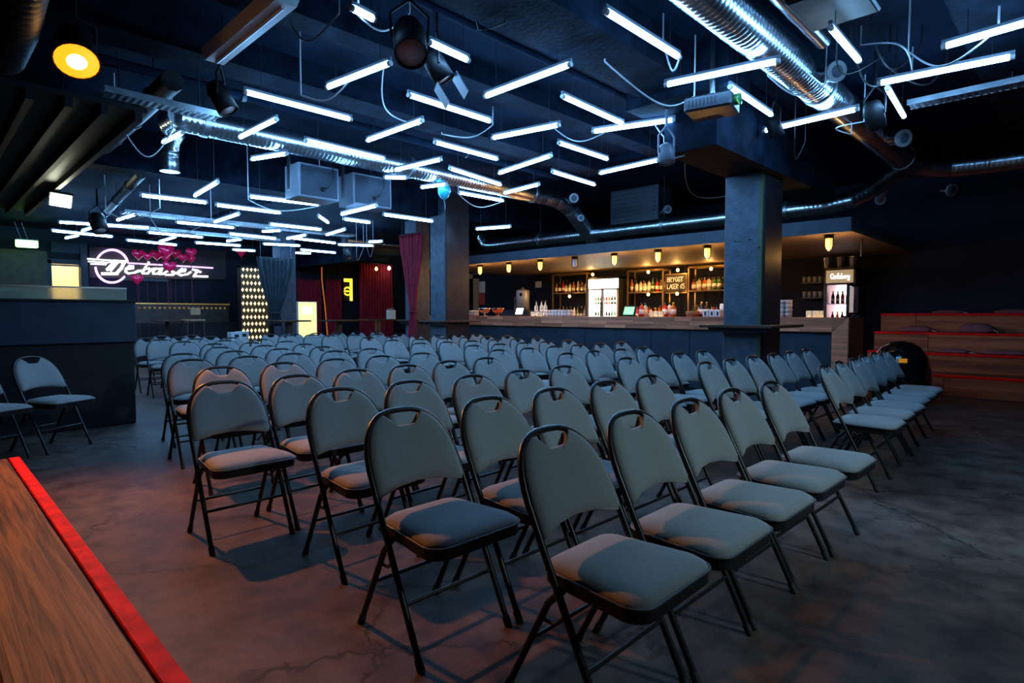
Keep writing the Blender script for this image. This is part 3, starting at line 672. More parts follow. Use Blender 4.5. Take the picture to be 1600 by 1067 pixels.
# caged lamps under the canopy
LAMPS = [(750, 421, 1), (795, 417, 1), (844, 413, 1), (898, 408, 0), (960, 403, 1), (1028, 398, 1), (1105, 391, 1), (1295, 380, 1)]
for i, (px, py, on) in enumerate(LAMPS):
    p = ony(px, py, BY+.22); x, y = p.x, p.y
    o = thing('bulkhead_lamp', ('lit amber caged lamp under bar canopy, %s from the doorway end' % ORD[i+1 if i < 3 else i]) if on else 'unlit caged lamp under bar canopy between lit ones', 'lamp', (x, y, cz0-.22), 'caged lamps under the bar canopy')
    MB().lathe([(.06, 0), (.06, .035), (.05, .04)], (x, y, cz0-.045), 14).build('lamp_base', 'black_plastic', o)
    MB().lathe([(.008, -.15), (.03, -.135), (.041, -.10), (.041, -.005)], (x, y, cz0-.045), 12).build('glass_globe', 'lamp_warm' if on else 'lamp_off', o)
    if on:
        ld = bpy.data.lights.new('lamp_light', 'POINT'); ld.energy = 13.; ld.color = WARM; ld.shadow_soft_size = .03
        lo = bpy.data.objects.new('lamp_light', ld); COL.objects.link(lo); lo.parent = o; lo.location = (0, 0, -.03)
    for k in range(4):
        a_ = math.pi/4+k*math.pi/2; c_, s_ = math.cos(a_), math.sin(a_)
        MB().tube([(x+.052*c_, y+.052*s_, cz0-.045), (x+.052*c_, y+.052*s_, cz0-.16), (x+.03*c_, y+.03*s_, cz0-.20), (x, y, cz0-.21)], .004, 5).build('cage_bar', 'black_plastic', o)
# ---- back bar shelving
YS = 11.45
def bottle_mesh(kind):
    p = {'wine': [(.0, 0), (.036, 0), (.038, .01), (.038, .18), (.03, .21), (.014, .235), (.013, .30), (.015, .305)],
         'spirit': [(.0, 0), (.04, 0), (.042, .01), (.042, .17), (.034, .195), (.015, .21), (.014, .255), (.017, .26)],
         'square': [(.0, 0), (.045, 0), (.045, .15), (.03, .175), (.016, .185), (.016, .23)],
         'beer': [(.0, 0), (.028, 0), (.03, .008), (.03, .12), (.022, .155), (.012, .175), (.012, .215)]}[kind]
    return MB().lathe(p, (0, 0, 0), 10)
BOT = {}
def bottle(kind, m, loc, label, group, lab=True, cap='cap_black'):
    key = (kind, m)
    if key not in BOT:
        b = bottle_mesh(kind); hs = {'wine': (.305, .06, .13), 'spirit': (.26, .05, .13), 'square': (.23, .04, .12), 'beer': (.215, .04, .09)}[kind]
        rad = {'wine': .0385, 'spirit': .0425, 'square': .0455, 'beer': .0305}[kind]; nr = {'wine': .016, 'spirit': .018, 'square': .018, 'beer': .0135}[kind]
        BOT[key] = (b.mesh('bottle_body', m), MB().lathe([(rad, hs[1]), (rad, hs[2])], (0, 0, 0), 10).mesh('bottle_label', 'bottle_label'), MB().lathe([(nr, hs[0]-.03), (nr, hs[0]+.004)], (0, 0, 0), 8).mesh('cap', 'cap_gold' if m in ('bottle_dark', 'bottle_amber') else 'cap_black'))
    o = thing('bottle', label, 'bottle', loc, group)
    for nm, me in zip(('body', 'bottle_label', 'cap'), BOT[key]):
        c = bpy.data.objects.new(nm, me); COL.objects.link(c); c.parent = o
BMS = ['bottle_clear', 'bottle_amber', 'bottle_green', 'bottle_dark', 'bottle_white', 'bottle_amber', 'bottle_clear', 'bottle_red']
def shelf_unit(px0, px1, ytop, yshelf, label, seed, shelf2=None):
    a, b = ony(px0, yshelf, YS), ony(px1, yshelf, YS); zt = ony((px0+px1)/2, ytop, YS).z; zs = (a.z+b.z)/2
    o = thing('back_bar_shelf', label, 'shelf', ((a.x+b.x)/2, YS+.15, 0))
    for x in (a.x, b.x):
        for y in (YS, YS+.3): MB().box((x-.015, y-.015, 0), (x+.015, y+.015, zt)).build('post', 'shelf_frame', o)
    for z in (zt, ):
        MB().box((a.x, YS-.015, z-.03), (b.x, YS+.015, z)).build('top_rail', 'shelf_frame', o); MB().box((a.x, YS+.285, z-.03), (b.x, YS+.315, z)).build('top_rail', 'shelf_frame', o)
        for x in (a.x, b.x): MB().box((x-.012, YS, z-.03), (x+.012, YS+.3, z)).build('side_rail', 'shelf_frame', o)
    for z in (zs, 1.05, .55): MB().box((a.x, YS-.02, z-.025), (b.x, YS+.32, z)).build('shelf_board', 'shelf_frame', o)
    random.seed(seed)
    for zi, z in enumerate((zs, 1.05)):
        x = a.x+.07
        while x < b.x-.06:
            kind = random.choice(['wine', 'spirit', 'square', 'spirit']) if zi == 0 else random.choice(['wine', 'wine', 'spirit'])
            for row, yy in ((0, YS+.07), (1, YS+.21)):
                bottle(kind, random.choice(BMS), (x+random.uniform(-.01, .01), yy, z), 'liquor bottle on %s shelf %s' % ('upper' if zi == 0 else 'lower', label.split('shelf ')[1]), 'bottles behind the bar')
            x += random.uniform(.095, .13)
shelf_unit(864, 917, 427, 457, 'bronze framed bottle shelf left of the double fridge', 1)
shelf_unit(981, 1036, 421, 456, 'bronze framed bottle shelf right of the double fridge', 2)
shelf_unit(1076, 1134, 415, 453, 'bronze framed bottle shelf right of the chalkboard', 5)
ZSH = {1: ony(890, 457, YS).z, 3: ony(1008, 456, YS).z}
for bi, (px, py, lb) in enumerate(((926, 429, 'above the double fridge'), (890, 463, 'under the shelf left of double fridge'), (1013, 425, 'at the top of shelf left of chalkboard'), (1013, 460, 'under the shelf left of chalkboard'), (1059, 422, 'above the chalkboard'), (1058, 459, 'below the chalkboard'), (1111, 420, 'at the top of shelf right of chalkboard'))):
    p = ony(px, py, YS-.12); o = thing('globe_bulb', 'small bright bare bulb ' + lb, 'bulb', (p.x, p.y, p.z-.03), 'bare bulbs on the back bar')
    MB().lathe([(.004, -.034), (.022, -.026), (.032, 0), (.024, .024), (.014, .036)], tuple(p), 12).build('bulb', 'bulb_warm', o)
    ld = bpy.data.lights.new('bulb_light', 'POINT'); ld.energy = 9.; ld.color = (1., .50, .14); ld.shadow_soft_size = .03
    lo = bpy.data.objects.new('bulb_light', ld); COL.objects.link(lo); lo.parent = o; lo.location = (0, -.07, .0)
    if bi in ZSH: arm = [p+Vector((0, 0, .030)), Vector((p.x, p.y+.02, max(p.z+.045, ZSH[bi]-.03))), Vector((p.x, YS-.016, ZSH[bi]-.012))]        # on the shelf's front edge
    elif bi == 5: arm = [p+Vector((0, 0, .030)), Vector((p.x, p.y+.01, p.z+.05)), Vector((p.x, YS+.026, ony(1056, 456, YS+.03).z-.012))]                # on the chalkboard's lower frame
    else: arm = [p+Vector((0, 0, .030)), Vector((p.x, p.y, cz0+.005))]                                                                                # from the canopy
    MB().tube(arm, .010 if bi in ZSH or bi == 5 else .006, 6).build('socket_arm', 'black_plastic', o)
# stroke lettering
def stroke(mb, pts, wd, mapf, th, closed=False):
    """flat ribbon along 2D polyline with rounded joints, extruded by th along mapf's normal"""
    P = [Vector((p[0], p[1])) for p in pts]
    for i in range(len(P)-1):
        d = P[i+1]-P[i]
        if d.length < 1e-6: continue
        d.normalize(); n_ = Vector((-d.y, d.x))*wd/2; e = d*wd*.32
        q = [P[i]-e+n_, P[i+1]+e+n_, P[i+1]+e-n_, P[i]-e-n_]
        A = [Vector(mapf(p.x, p.y)) for p in q]; mb.prism(A, th)
G = {'A': [[(0,0),(.4,1),(.8,0)],[(.15,.35),(.65,.35)]], 'B': [[(0,0),(0,1),(.5,.9),(.5,.6),(0,.52),(.6,.4),(.55,.1),(0,0)]], 'E': [[(.6,1),(0,1),(0,0),(.6,0)],[(0,.5),(.5,.5)]], 'G': [[(.65,.85),(.35,1),(.05,.75),(.05,.25),(.35,0),(.65,.15),(.65,.45),(.4,.45)]], 'L': [[(0,1),(0,0),(.55,0)]], 'R': [[(0,0),(0,1),(.5,.95),(.55,.65),(0,.5),(.6,0)]], 'Y': [[(0,1),(.3,.5),(.6,1)],[(.3,.5),(.3,0)]], 'T': [[(0,1),(.7,1)],[(.35,1),(.35,0)]], '6': [[(.5,1),(.15,.7),(.05,.3),(.3,0),(.55,.2),(.45,.5),(.1,.4)]], '5': [[(.55,1),(.1,1),(.08,.6),(.45,.55),(.55,.25),(.3,0),(.05,.08)]],
     'C': [[(.65,.85),(.35,1),(.05,.75),(.05,.25),(.35,0),(.65,.15)]], 'a': [[(.5,.5),(.2,.55),(.05,.3),(.2,.02),(.5,.1),(.5,.55),(.52,0),(.7,.08)]], 'r': [[(.05,.55),(.1,0)],[(.08,.35),(.35,.55),(.45,.45)]], 'l': [[(.1,0),(.3,1),(.15,1),(.15,.1),(.35,0)]], 's': [[(.45,.5),(.15,.52),(.12,.32),(.4,.2),(.35,.02),(.0,.05)]], 'b': [[(.1,1),(.05,.05),(.4,.0),(.5,.3),(.1,.5)]], 'e': [[(.05,.28),(.5,.32),(.35,.55),(.08,.4),(.1,.08),(.5,.05)]], 'g': [[(.45,.5),(.1,.5),(.08,.1),(.45,.1),(.48,.5),(.4,-.35),(.05,-.3)]]}
def write(mb, txt, x0, z0, h, wd, mapf, th, adv=.86):
    x = x0
    for ch in txt:
        for pl in G.get(ch, []): stroke(mb, [(x+p[0]*h*.8, z0+p[1]*h) for p in pl], wd, mapf, th)
        x += h*adv*(.55 if ch == ' ' else (.62 if ch.islower() else .8))
# chalkboard
YCB = YS+.03; a, b = ony(1041, 430, YCB), ony(1072, 456, YCB)
cb = thing('chalkboard', 'chalkboard price sign between two bottle shelves', 'chalkboard', ((a.x+b.x)/2, YCB, b.z))
YB_ = YB; YB = YCB+.05
for e in (a.x+.04, b.x-.04): MB().tube([(e, YCB+.01, a.z), (e, YCB+.01, cz0+.01)], .005, 5).build('hanging_rod', 'dark_metal', cb)
MB().box((a.x, YB-.05, b.z), (b.x, YB-.02, a.z)).build('board', 'board_black', cb)
MB().box((a.x-.02, YB-.06, a.z), (b.x+.02, YB-.02, a.z+.025)).box((a.x-.02, YB-.06, b.z-.025), (b.x+.02, YB-.02, b.z)).box((a.x-.02, YB-.06, b.z), (a.x, YB-.02, a.z)).box((b.x, YB-.06, b.z), (b.x+.02, YB-.02, a.z)).build('board_frame', 'shelf_frame', cb)
ck = MB(); wid = b.x-a.x; ht = a.z-b.z
write(ck, 'BRYGGT', a.x+wid*.06, b.z+ht*.60, ht*.26, .012, lambda u, v: (u, YB-.051, v), (0, -.004, 0), wid*.80/(6*.8*ht*.26))
write(ck, 'LAGER 65', a.x+wid*.06, b.z+ht*.20, ht*.26, .012, lambda u, v: (u, YB-.051, v), (0, -.004, 0), wid*.88/((5*.8+.55+1.6)*ht*.26))
ck.build('chalk_text', 'chalk', cb, 'chalk lettering reading LAGER 65'); YB = YB_
# ---- fridges
YF = 11.3
def fridge(px0, px1, ytop, label, doors, glow, header, body, seed):
    a, b = ony(px0, ytop, YF), ony(px1, ytop, YF); zt = (a.z+b.z)/2; w_ = b.x-a.x
    o = thing('glass_door_fridge', label, 'fridge', ((a.x+b.x)/2, YF+.3, 0))
    MB().box((a.x, YF+.62, 0), (b.x, YF+.66, zt)).box((a.x, YF, 0), (a.x+.03, YF+.62, zt)).box((b.x-.03, YF, 0), (b.x, YF+.62, zt)).box((a.x, YF, zt-.04), (b.x, YF+.62, zt)).box((a.x, YF, 0), (b.x, YF+.62, .12)).build('cabinet', body, o)
    MB().box((a.x+.03, YF+.6, .12), (b.x-.03, YF+.615, zt-.26)).build('back_light', glow, o)
    MB().box((a.x+.03, YF+.02, .12), (a.x+.036, YF+.6, zt-.26)).box((b.x-.036, YF+.02, .12), (b.x-.03, YF+.6, zt-.26)).build('side_lining', glow if doors == 2 else 'fridge_white', o)  # double fridge: linings glow themselves, standing in for light falling on them
    MB().box((a.x+.035, YF-.012, zt-.26), (b.x-.035, YF+.03, zt-.045)).build('header_sign', header, o)
    zs = [zt-.62, zt-.98, zt-1.32]
    random.seed(seed)
    for z in zs:
        MB().box((a.x+.03, YF+.1, z-.012), (b.x-.03, YF+.6, z)).build('shelf', 'fridge_white', o)
    dw = (w_-.06)/doors
    for k in range(doors):
        x0 = a.x+.03+k*dw
        d = MB().box((x0, YF-.03, .14), (x0+.03, YF, zt-.27)).box((x0+dw-.03, YF-.03, .14), (x0+dw, YF, zt-.27)).box((x0, YF-.03, zt-.30), (x0+dw, YF, zt-.27)).box((x0, YF-.03, .14), (x0+dw, YF, .18)).build('door', 'fridge_white' if doors == 2 else body, o)
        MB().box((x0+.03, YF-.02, .18), (x0+dw-.03, YF-.014, zt-.30)).build('door_pane', 'glass', d)
        hx = x0+dw-.02 if k == 0 else x0+.02
        MB().tube([(hx, YF-.06, 1.0), (hx, YF-.07, 1.15), (hx, YF-.06, 1.45)], .012, 6).build('handle', 'black_plastic', d)
    for zi, z in enumerate(zs):
        x = a.x+.09
        while x < b.x-.08:
            bottle('beer', random.choice(['bottle_dark', 'bottle_amber', 'bottle_green', 'bottle_red', 'bottle_dark']), (x, YF+.22, z), 'beer bottle on %s shelf of the %s' % (('top', 'middle', 'bottom')[zi], 'white double door fridge' if doors == 2 else 'black single door fridge'), 'bottles in the fridges'); x += .078
    return o, a, b, zt
fridge(918, 968, 433, 'bright white double door drinks fridge', 2, 'fridge_glow', 'fridge_header', 'fridge_body', 4)
f2, a, b, zt = fridge(1288, 1337, 418, 'black single door beer fridge with a beer name on its header', 1, 'fridge_pink', 'fridge_header_warm', 'fridge_body', 6)
ck = MB(); hw = b.x-a.x
write(ck, 'Carlsberg', a.x+hw*.22, zt-.19, .085, .011, lambda u, v: (u, YF-.0125, v), (0, -.006, 0), hw*.60/((.8+8*.62)*.085))
ck.build('header_lettering', 'sign_white', f2, 'white script lettering on the fridge header')
for i, px in enumerate((1294, 1314, 1333)):
    p = ony(px, 417, YF+.2); zt2 = zt
    o = MB().lathe([(.062, 0), (.066, .01), (.086, .19), (.091, .2), (.086, .2), (.082, .19), (.062, .02)], (p.x, p.y, zt2), 16).build('ice_bucket', 'steel', None, 'steel ice bucket on top of the beer fridge, %s from its glass rack' % ORD[i+1], 'bucket', 'ice buckets on the fridge')
# glass rack on wall beside beer fridge
for zi, py in enumerate((442, 465)):
    a, b = ony(1253, py, YB-.25), ony(1286, py, YB-.25)
    rk = MB().box((a.x, YB-.3, a.z-.02), (b.x, YB, a.z)).build('wall_shelf', 'dark_metal', None, '%s dark wall shelf of glasses beside the beer fridge' % ('upper' if zi == 0 else 'lower'), 'shelf')
    for k in range(4):
        x = a.x+.045+(b.x-a.x-.09)*k/3
        for yy in (YB-.255, YB-.165, YB-.075):
            o = MB().lathe([(.028, 0), (.036, .11), (.033, .11), (.026, .008)], (x, yy, a.z), 10).build('drinking_glass', 'glassware', None, 'clear tumbler standing on the %s glass shelf by the beer fridge' % ('upper' if zi == 0 else 'lower'), 'glass', 'tumblers on the wall shelves')
# ---- things on the counter
ZC = 1.1305
def counter_glass_stack(px0, px1, ybot, rows, Y, label, m='glassware', r=.036, h=.062):
    a, b = ony(px0, ybot, Y), ony(px1, ybot, Y); n = max(1, int((b.x-a.x)/(2*r+.004)))
    for k in range(n):
        for d in range(2):
            for j in range(rows):
                MB().lathe([(r*.75, 0), (r, h), (r*.94, h), (r*.7, .006)], (a.x+r+(2*r+.004)*k, Y+d*(2*r+.004), ZC+j*h*.97), 10).build('stacked_cup', m, None, label, 'cup', label)
counter_glass_stack(722, 745, 495, 2, 8.62, 'white tumbler in the low stacks at the doorway end of bar')
counter_glass_stack(853, 892, 495, 2, 8.62, 'white paper cup in the stacks left of the double fridge', 'bottle_white')
counter_glass_stack(1218, 1244, 497, 4, 8.62, 'clear glass in the tall stacks beside the pillar')
for px, m, lb in ((757, 'chrome', 'chrome footed punch bowl on the bar'), (778, 'copper', 'copper toned footed punch bowl on the bar')):
    p = ony(px, 495, 8.5)
    o = thing('punch_bowl', lb, 'bowl', (p.x, p.y, ZC))
    MB().lathe([(.06, 0), (.06, .01), (.02, .025), (.018, .05)], (p.x, p.y, ZC), 18).build('foot', m, o)
    MB().lathe([(.018, .05), (.07, .065), (.11, .10), (.13, .15), (.135, .17), (.128, .17), (.10, .11), (.05, .075)], (p.x, p.y, ZC), 20).build('bowl', m, o)
p = ony(816, 470, 10.9)
o = thing('steel_urn', 'tall stainless steel drinks urn behind the bar', 'urn', (p.x, p.y, 1.0))
MB().box((p.x-.5, 10.6, .0), (p.x+.45, 11.2, 1.27)).build('cupboard', 'panel_blue', o)
MB().lathe([(.17, 1.28), (.17, 1.75), (.16, 1.77), (.05, 1.80), (.02, 1.83), (.02, 1.85)], (p.x+.02, p.y, 0), 20).build('tank', 'brushed_steel', o)
MB().box((p.x+.08, p.y-.19, 1.62), (p.x+.15, p.y-.165, 1.70)).build('gauge', 'black_plastic', o)
MB().tube([(p.x-.25, p.y, 1.27), (p.x-.25, p.y, 1.58), (p.x-.18, p.y, 1.6)], .02, 8).build('pipe', 'steel', o)
for px, m, lb in ((812, 'screen_white', 'small till screen with white display near the steel urn'), (983, 'screen_green', 'small till screen with green display right of double fridge')):
    p = ony(px, 495, 8.6)
    o = thing('till_screen', lb, 'till', (p.x, p.y, ZC))
    MB().box((p.x-.09, p.y-.06, ZC), (p.x+.09, p.y+.10, ZC+.02)).build('stand', 'black_plastic', o)
    MB().prism([(p.x-.12, p.y-.03, ZC+.02), (p.x-.12, p.y+.03, ZC+.19), (p.x-.12, p.y+.055, ZC+.18), (p.x-.12, p.y+.0, ZC+.01)], (.24, 0, 0)).build('casing', 'black_plastic', o)
    MB().quad((p.x-.10, p.y-.0315, ZC+.035), (p.x+.10, p.y-.0315, ZC+.035), (p.x+.10, p.y+.018, ZC+.165), (p.x-.10, p.y+.018, ZC+.165)).build('display', m, o)
for i, (px, Y) in enumerate(((832, 8.55), (840, 8.62), (846, 8.50), (1018, 8.6), (1026, 8.7), (1033, 8.6), (1274, 8.6), (1282, 8.7), (1264, 8.7))):
    p = ony(px, 495, Y); grp = 'between the till and the paper cups' if i < 3 else ('below the bottle shelves' if i < 6 else 'by the beer fridge')
    o = thing('candle_jar', 'glowing candle jar on the bar ' + grp, 'candle', (p.x, p.y, ZC), 'candle jars on the bar')
    MB().lathe([(.035, 0), (.038, .005), (.038, .09), (.035, .09), (.033, .01)], (p.x, p.y, ZC), 12).build('jar', 'glassware', o)
    MB().lathe([(.024, .012), (.026, .06), (.012, .085)], (p.x, p.y, ZC), 10).build('flame_glow', 'candle_glow', o)
for i, px in enumerate((838, 846, 852)):
    p = ony(px, 495, 8.85); bottle('wine', 'bottle_clear', (p.x, p.y, ZC), 'clear bottle standing on the bar beside the paper cups', 'clear bottles on the bar')
for i, px in enumerate((1002, 1008, 1039, 1046, 1052, 1096, 1104)):
    p = ony(px, 495, 8.83 if px in (1008, 1046, 1104) else 8.7); bottle('square', ('bottle_red', 'bottle_clear', 'bottle_red', 'bottle_white', 'bottle_amber', 'bottle_dark', 'bottle_dark')[i], (p.x, p.y, ZC), 'small bottle standing on the bar before the bottle shelves', 'small bottles on the bar')
p = ony(1082, 496, 8.55)
MB().lathe([(.09, 0), (.10, .05), (.105, .09), (.098, .09), (.09, .01)], (p.x, p.y, ZC), 16).build('wicker_basket', 'wicker', None, 'round wicker basket on the bar', 'basket')
for i, px in enumerate((1104, 1114, 1123)):
    p = ony(px, 496, 8.5); o = thing('napkin_box', 'white printed napkin box on the bar beside the pillar', 'box', (p.x, p.y, ZC), 'napkin boxes on the bar')
    MB().bevbox((p.x-.045, p.y-.05, ZC), (p.x+.045, p.y+.05, ZC+.11), .01).build('carton', 'paper', o); MB().box((p.x-.012, p.y-.053, ZC+.02), (p.x+.018, p.y-.05, ZC+.08)).build('print', 'cap_black', o)
p = ony(1129, 496, 8.66); MB().lathe([(.04, 0), (.042, .2), (.036, .2), (.036, .01)], (p.x, p.y, ZC), 14).build('cup_tower', 'bottle_white', None, 'tall sleeve of white cups against the pillar', 'cups')
# framed grid screen at the bar end
xg = BX1-.08; g0 = onx(1325, 443, xg); g1 = onx(1375, 452, xg); gz0 = 1.17; gz1 = onx(1325, 443, xg).z
gs = thing('grid_screen', 'black framed glass screen with white grid standing on the bar end', 'screen', (xg, (g0.y+g1.y)/2, ZC))
y0, y1 = g0.y, min(g1.y, BY+.70)
MB().box((xg-.015, y0, gz0), (xg+.015, y0+.025, gz1)).box((xg-.015, y1-.025, gz0), (xg+.015, y1, gz1)).box((xg-.015, y0, gz1-.025), (xg+.015, y1, gz1)).box((xg-.015, y0, gz0), (xg+.015, y1, gz0+.025)).build('frame', 'black_plastic', gs)
gm = MB()
for k in range(14): gm.box((xg-.004, y0+.03, gz0+.03+(gz1-gz0-.07)*k/13-.003), (xg+.0, y0+(y1-y0)*.55, gz0+.03+(gz1-gz0-.07)*k/13+.003))
for k in range(8): yy = y0+.03+((y1-y0)*.55-.03)*k/7; gm.box((xg-.004, yy-.003, gz0+.03), (xg+.0, yy+.003, gz1-.04))
gm.build('grid', 'grid_white', gs)
MB().box((xg-.012, y0+.03, gz0+.03), (xg-.008, y0+(y1-y0)*.5, gz1-.04)).build('price_sheet', 'paper', gs)
MB().box((xg+.004, y0+.025, gz0+.025), (xg+.008, y1-.025, gz1-.025)).build('pane', 'glass', gs)
for yy in (y0+.08, y1-.08): MB().box((xg-.06, yy-.012, ZC-.002), (xg+.06, yy+.012, ZC+.02)).box((xg-.012, yy-.012, ZC), (xg+.012, yy+.012, gz0+.01)).build('foot', 'black_plastic', gs)
# notices by the doorway
for (x0, y0_, x1, y1_, m, lb) in ((748, 440, 757, 457, 'paper', 'white paper notice beside the bar doorway'), (748, 458, 757, 476, 'paper_red', 'red paper notice beside the bar doorway'), (836, 440, 845, 449, 'paper', 'small white paper notice on dark post')):
    a, b = ony(x0, y0_, YB-.03), ony(x1, y1_, YB-.03); MB().box((a.x, YB-.02, b.z), (b.x, YB+.0, a.z)).build('paper_notice', m, None, lb, 'notice')
# ================================================================== STEPPED BENCHES
TZ = [.30, .59, .885, 1.18]; TY = [10.35, 10.75, 11.15, 11.55]; bxL = ony(1366, 519, 11.15).x
bl = thing('stepped_bench', 'stepped wooden benches with red painted edges along the back wall', 'bench', ((bxL+XR)/2, 11.1, 0))
for k in range(4):
    z0 = 0 if k == 0 else TZ[k-1]; z1 = TZ[k]; y = TY[k]; xl = bxL
    cuts = [xl, ony((1476, 1419, 1450, 1430)[k], 540, y).x, xl+2.9, XR-.03]
    for a, b in zip(cuts, cuts[1:]):
        if b-a > .02: MB().bevbox((a+.003, y, z0+.002), (b-.003, y+.025, z1-.03), .003).build('riser_board', 'bench_wood', bl)
    y2 = TY[k+1] if k < 3 else YB-.06
    MB().box((xl, y+.06, z1-.03), (XR-.03, y2+.03, z1)).build('tread_board', 'ledge_wood', bl)
    MB().bevbox((xl, y-.012, z1-.032), (XR-.03, y+.06, z1+.003), .004).build('edge_strip', 'red_paint', bl, 'bright red painted edge')
    MB().box((xl+.02, y+.03, 0), (XR-.04, y2, z1-.035)).build('carcass', 'black_plastic', bl)
def cushion(px0, px1, tier, yoff, h, label):
    y = TY[tier]+yoff; z = TZ[tier]; a, b = ony(px0, 510, y), ony(px1, 510, y); cx = (a.x+b.x)/2; w_ = b.x-a.x
    o = thing('cushion', label, 'cushion', (cx, y, z), 'mauve cushions on the stepped benches')
    out = [((abs(math.cos(t))**.6)*math.copysign(1, math.cos(t))*w_/2, (abs(math.sin(t))**.6)*math.copysign(1, math.sin(t))*.17) for t in [2*math.pi*k/28 for k in range(28)]]
    pillow(out, [(.3, h), (.6, h*.92), (.85, h*.68), (.97, h*.42), (1., h*.3), (.95, h*.14), (.7, 0), (.3, 0)], lambda u, v, q: (cx+u, y+v, z+q)).build('cover', 'cushion_mauve', o)
    MB().tube([(cx+w_/2-.02, y-.1, z+h*.3), (cx+w_/2+.03, y-.12, z+h*.2), (cx+w_/2+.035, y-.10, z+.005)], .006, 5).build('tassel', 'white_plastic', o)
cushion(1407, 1460, 2, .2, .10, 'flat mauve cushion on third bench step near the bar end')
cushion(1496, 1556, 2, .2, .15, 'plump mauve cushion on third bench step away from bar')
cushion(1463, 1520, 1, .22, .06, 'thin mauve cushion on second bench step near the bar end')
cushion(1540, 1610, 1, .22, .07, 'thin mauve cushion on second bench step away from bar')
cushion(1455, 1508, 3, .2, .06, 'thin mauve cushion on top bench step near the bar end')
cushion(1552, 1612, 3, .2, .07, 'thin mauve cushion on top bench step away from bar')
# black bag between bar end and benches
p = onz(1362, 612, .0); p = Vector((BX1+.42, 9.1, 0))
bg = thing('black_bag', 'glossy black rounded bag with small orange tag at the bar end', 'bag', (p.x, p.y, 0))
MB().lathe([(.22, 0), (.31, .06), (.35, .25), (.34, .45), (.30, .62), (.22, .74), (.12, .80), (.03, .82)], tuple(p), 22).build('bag_body', 'black_gloss', bg)
MB().tube([(p.x-.12, p.y-.24, .66), (p.x-.08, p.y-.27, .72), (p.x+.04, p.y-.27, .72), (p.x+.10, p.y-.24, .66)], .012, 6).build('handle', 'dark_metal', bg)
MB().box((p.x+.04, p.y-.335, .56), (p.x+.13, p.y-.30, .61)).build('tag', 'orange_tag', bg, 'small orange tag')

# ================================================================== SOUND BOOTH
bo = onz(218, 661, 0); bX = bo.x; bY1 = bo.y
bth = thing('sound_booth', 'dark boxed sound booth with a glass screen on top', 'booth', (bX-.8, -.4, 0))
zt_ = onx(212, 472, bX).z; zm = onx(214, 534, bX).z
MB().bevbox((bX-1.7, YN+.1, 0), (bX-.03, bY1-.02, zm), .01).build('base', 'black_plastic', bth)
MB().bevbox((bX-1.7, YN+.1, zm-.004), (bX, bY1, zt_), .01).build('upper_panel', 'panel_blue', bth)
MB().box((bX-1.72, YN+.1, zt_), (bX+.015, bY1+.015, zt_+.02)).build('top_board', 'black_plastic', bth)
gz = onx(190, 450, bX-.05).z; ge = onx(198, 460, bX-.05).y
MB().box((bX-.06, YN+.4, zt_+.02), (bX-.05, ge, gz)).build('glass_screen', 'panel_glass', bth)
MB().box((bX-.065, YN+.4, gz-.012), (bX-.045, ge, gz+.004)).build('screen_edge', 'steel', bth)
MB().bevbox((bX-.5, onx(22, 466, bX).y-.05, zt_+.02), (bX-.2, onx(42, 466, bX).y, zt_+.10), .01).build('mixer', 'dark_metal', bth)

# ================================================================== NAME SIGN ON FAR WALL
XSg = XF+.14
def SM(zx, zy): return tuple(onx(120+zx/6.6667, 380+zy/6.6667, XSg))
sg = thing('name_sign', 'glowing script name sign with a purple ring on far wall', 'sign', tuple(onx(230, 445, XSg)))
PXM = (onx(201, 420, XSg)-onx(200, 420, XSg)).length/6.6667
q = [onx(139, 386, XF+.05), onx(352, 393, XF+.05), onx(352, 437, XF+.05), onx(139, 434, XF+.05)]
MB().prism(q, (.04, 0, 0)).build('back_board', 'board_black', sg)
ring = MB(); cxr, cyr, rr_ = 362, 240, 170
for a0, a1 in ((-16, -152), (176, 40)):
    pts = [(cxr+rr_*math.cos(R(a0+(a1-a0)*k/26)), cyr+rr_*math.sin(R(a0+(a1-a0)*k/26))) for k in range(27)]
    stroke(ring, pts, 20, SM, (.05, 0, 0))
stroke(ring, [(535, 207), (1410, 258)], 15, SM, (.05, 0, 0))
ring.build('ring', 'sign_purple', sg, 'purple neon ring and line')
wg = MB()
stroke(wg, [(112, 163), (345, 180)], 15, SM, (.05, 0, 0)); stroke(wg, [(120, 190), (320, 203)], 14, SM, (.05, 0, 0)); stroke(wg, [(145, 215), (300, 222)], 14, SM, (.05, 0, 0))
wg.build('wing_stripe', 'sign_white', sg)
LET = {'letter_d': (30, [[(395, 190), (315, 275)], [(345, 188), (500, 193)], [(492, 195), (462, 260), (415, 310)], [(262, 318), (418, 318)], [(425, 190), (350, 280)]]),
 'letter_e': (19, [[(515, 272), (580, 262), (582, 240), (545, 238), (510, 265), (505, 297), (535, 316), (600, 305), (640, 285)]]),
 'letter_b': (19, [[(745, 200), (700, 270), (680, 310)], [(705, 272), (745, 262), (760, 285), (735, 315), (685, 316)], [(620, 300), (670, 285)], [(760, 275), (800, 265)]]),
 'letter_a': (19, [[(875, 268), (825, 265), (790, 290), (795, 318), (835, 318), (870, 285)], [(885, 262), (862, 322), (920, 318)]]),
 'letter_s': (19, [[(905, 312), (985, 262)], [(985, 262), (972, 285), (1010, 305), (995, 330), (925, 330)], [(1005, 322), (1050, 305)]]),
 'letter_e2': (19, [[(1060, 300), (1120, 292), (1125, 272), (1090, 270), (1058, 295), (1055, 322), (1085, 335), (1150, 322), (1185, 300)]]),
 'letter_r': (19, [[(1205, 275), (1255, 285), (1215, 345)], [(1255, 290), (1285, 300)], [(1215, 343), (1355, 348)]])}
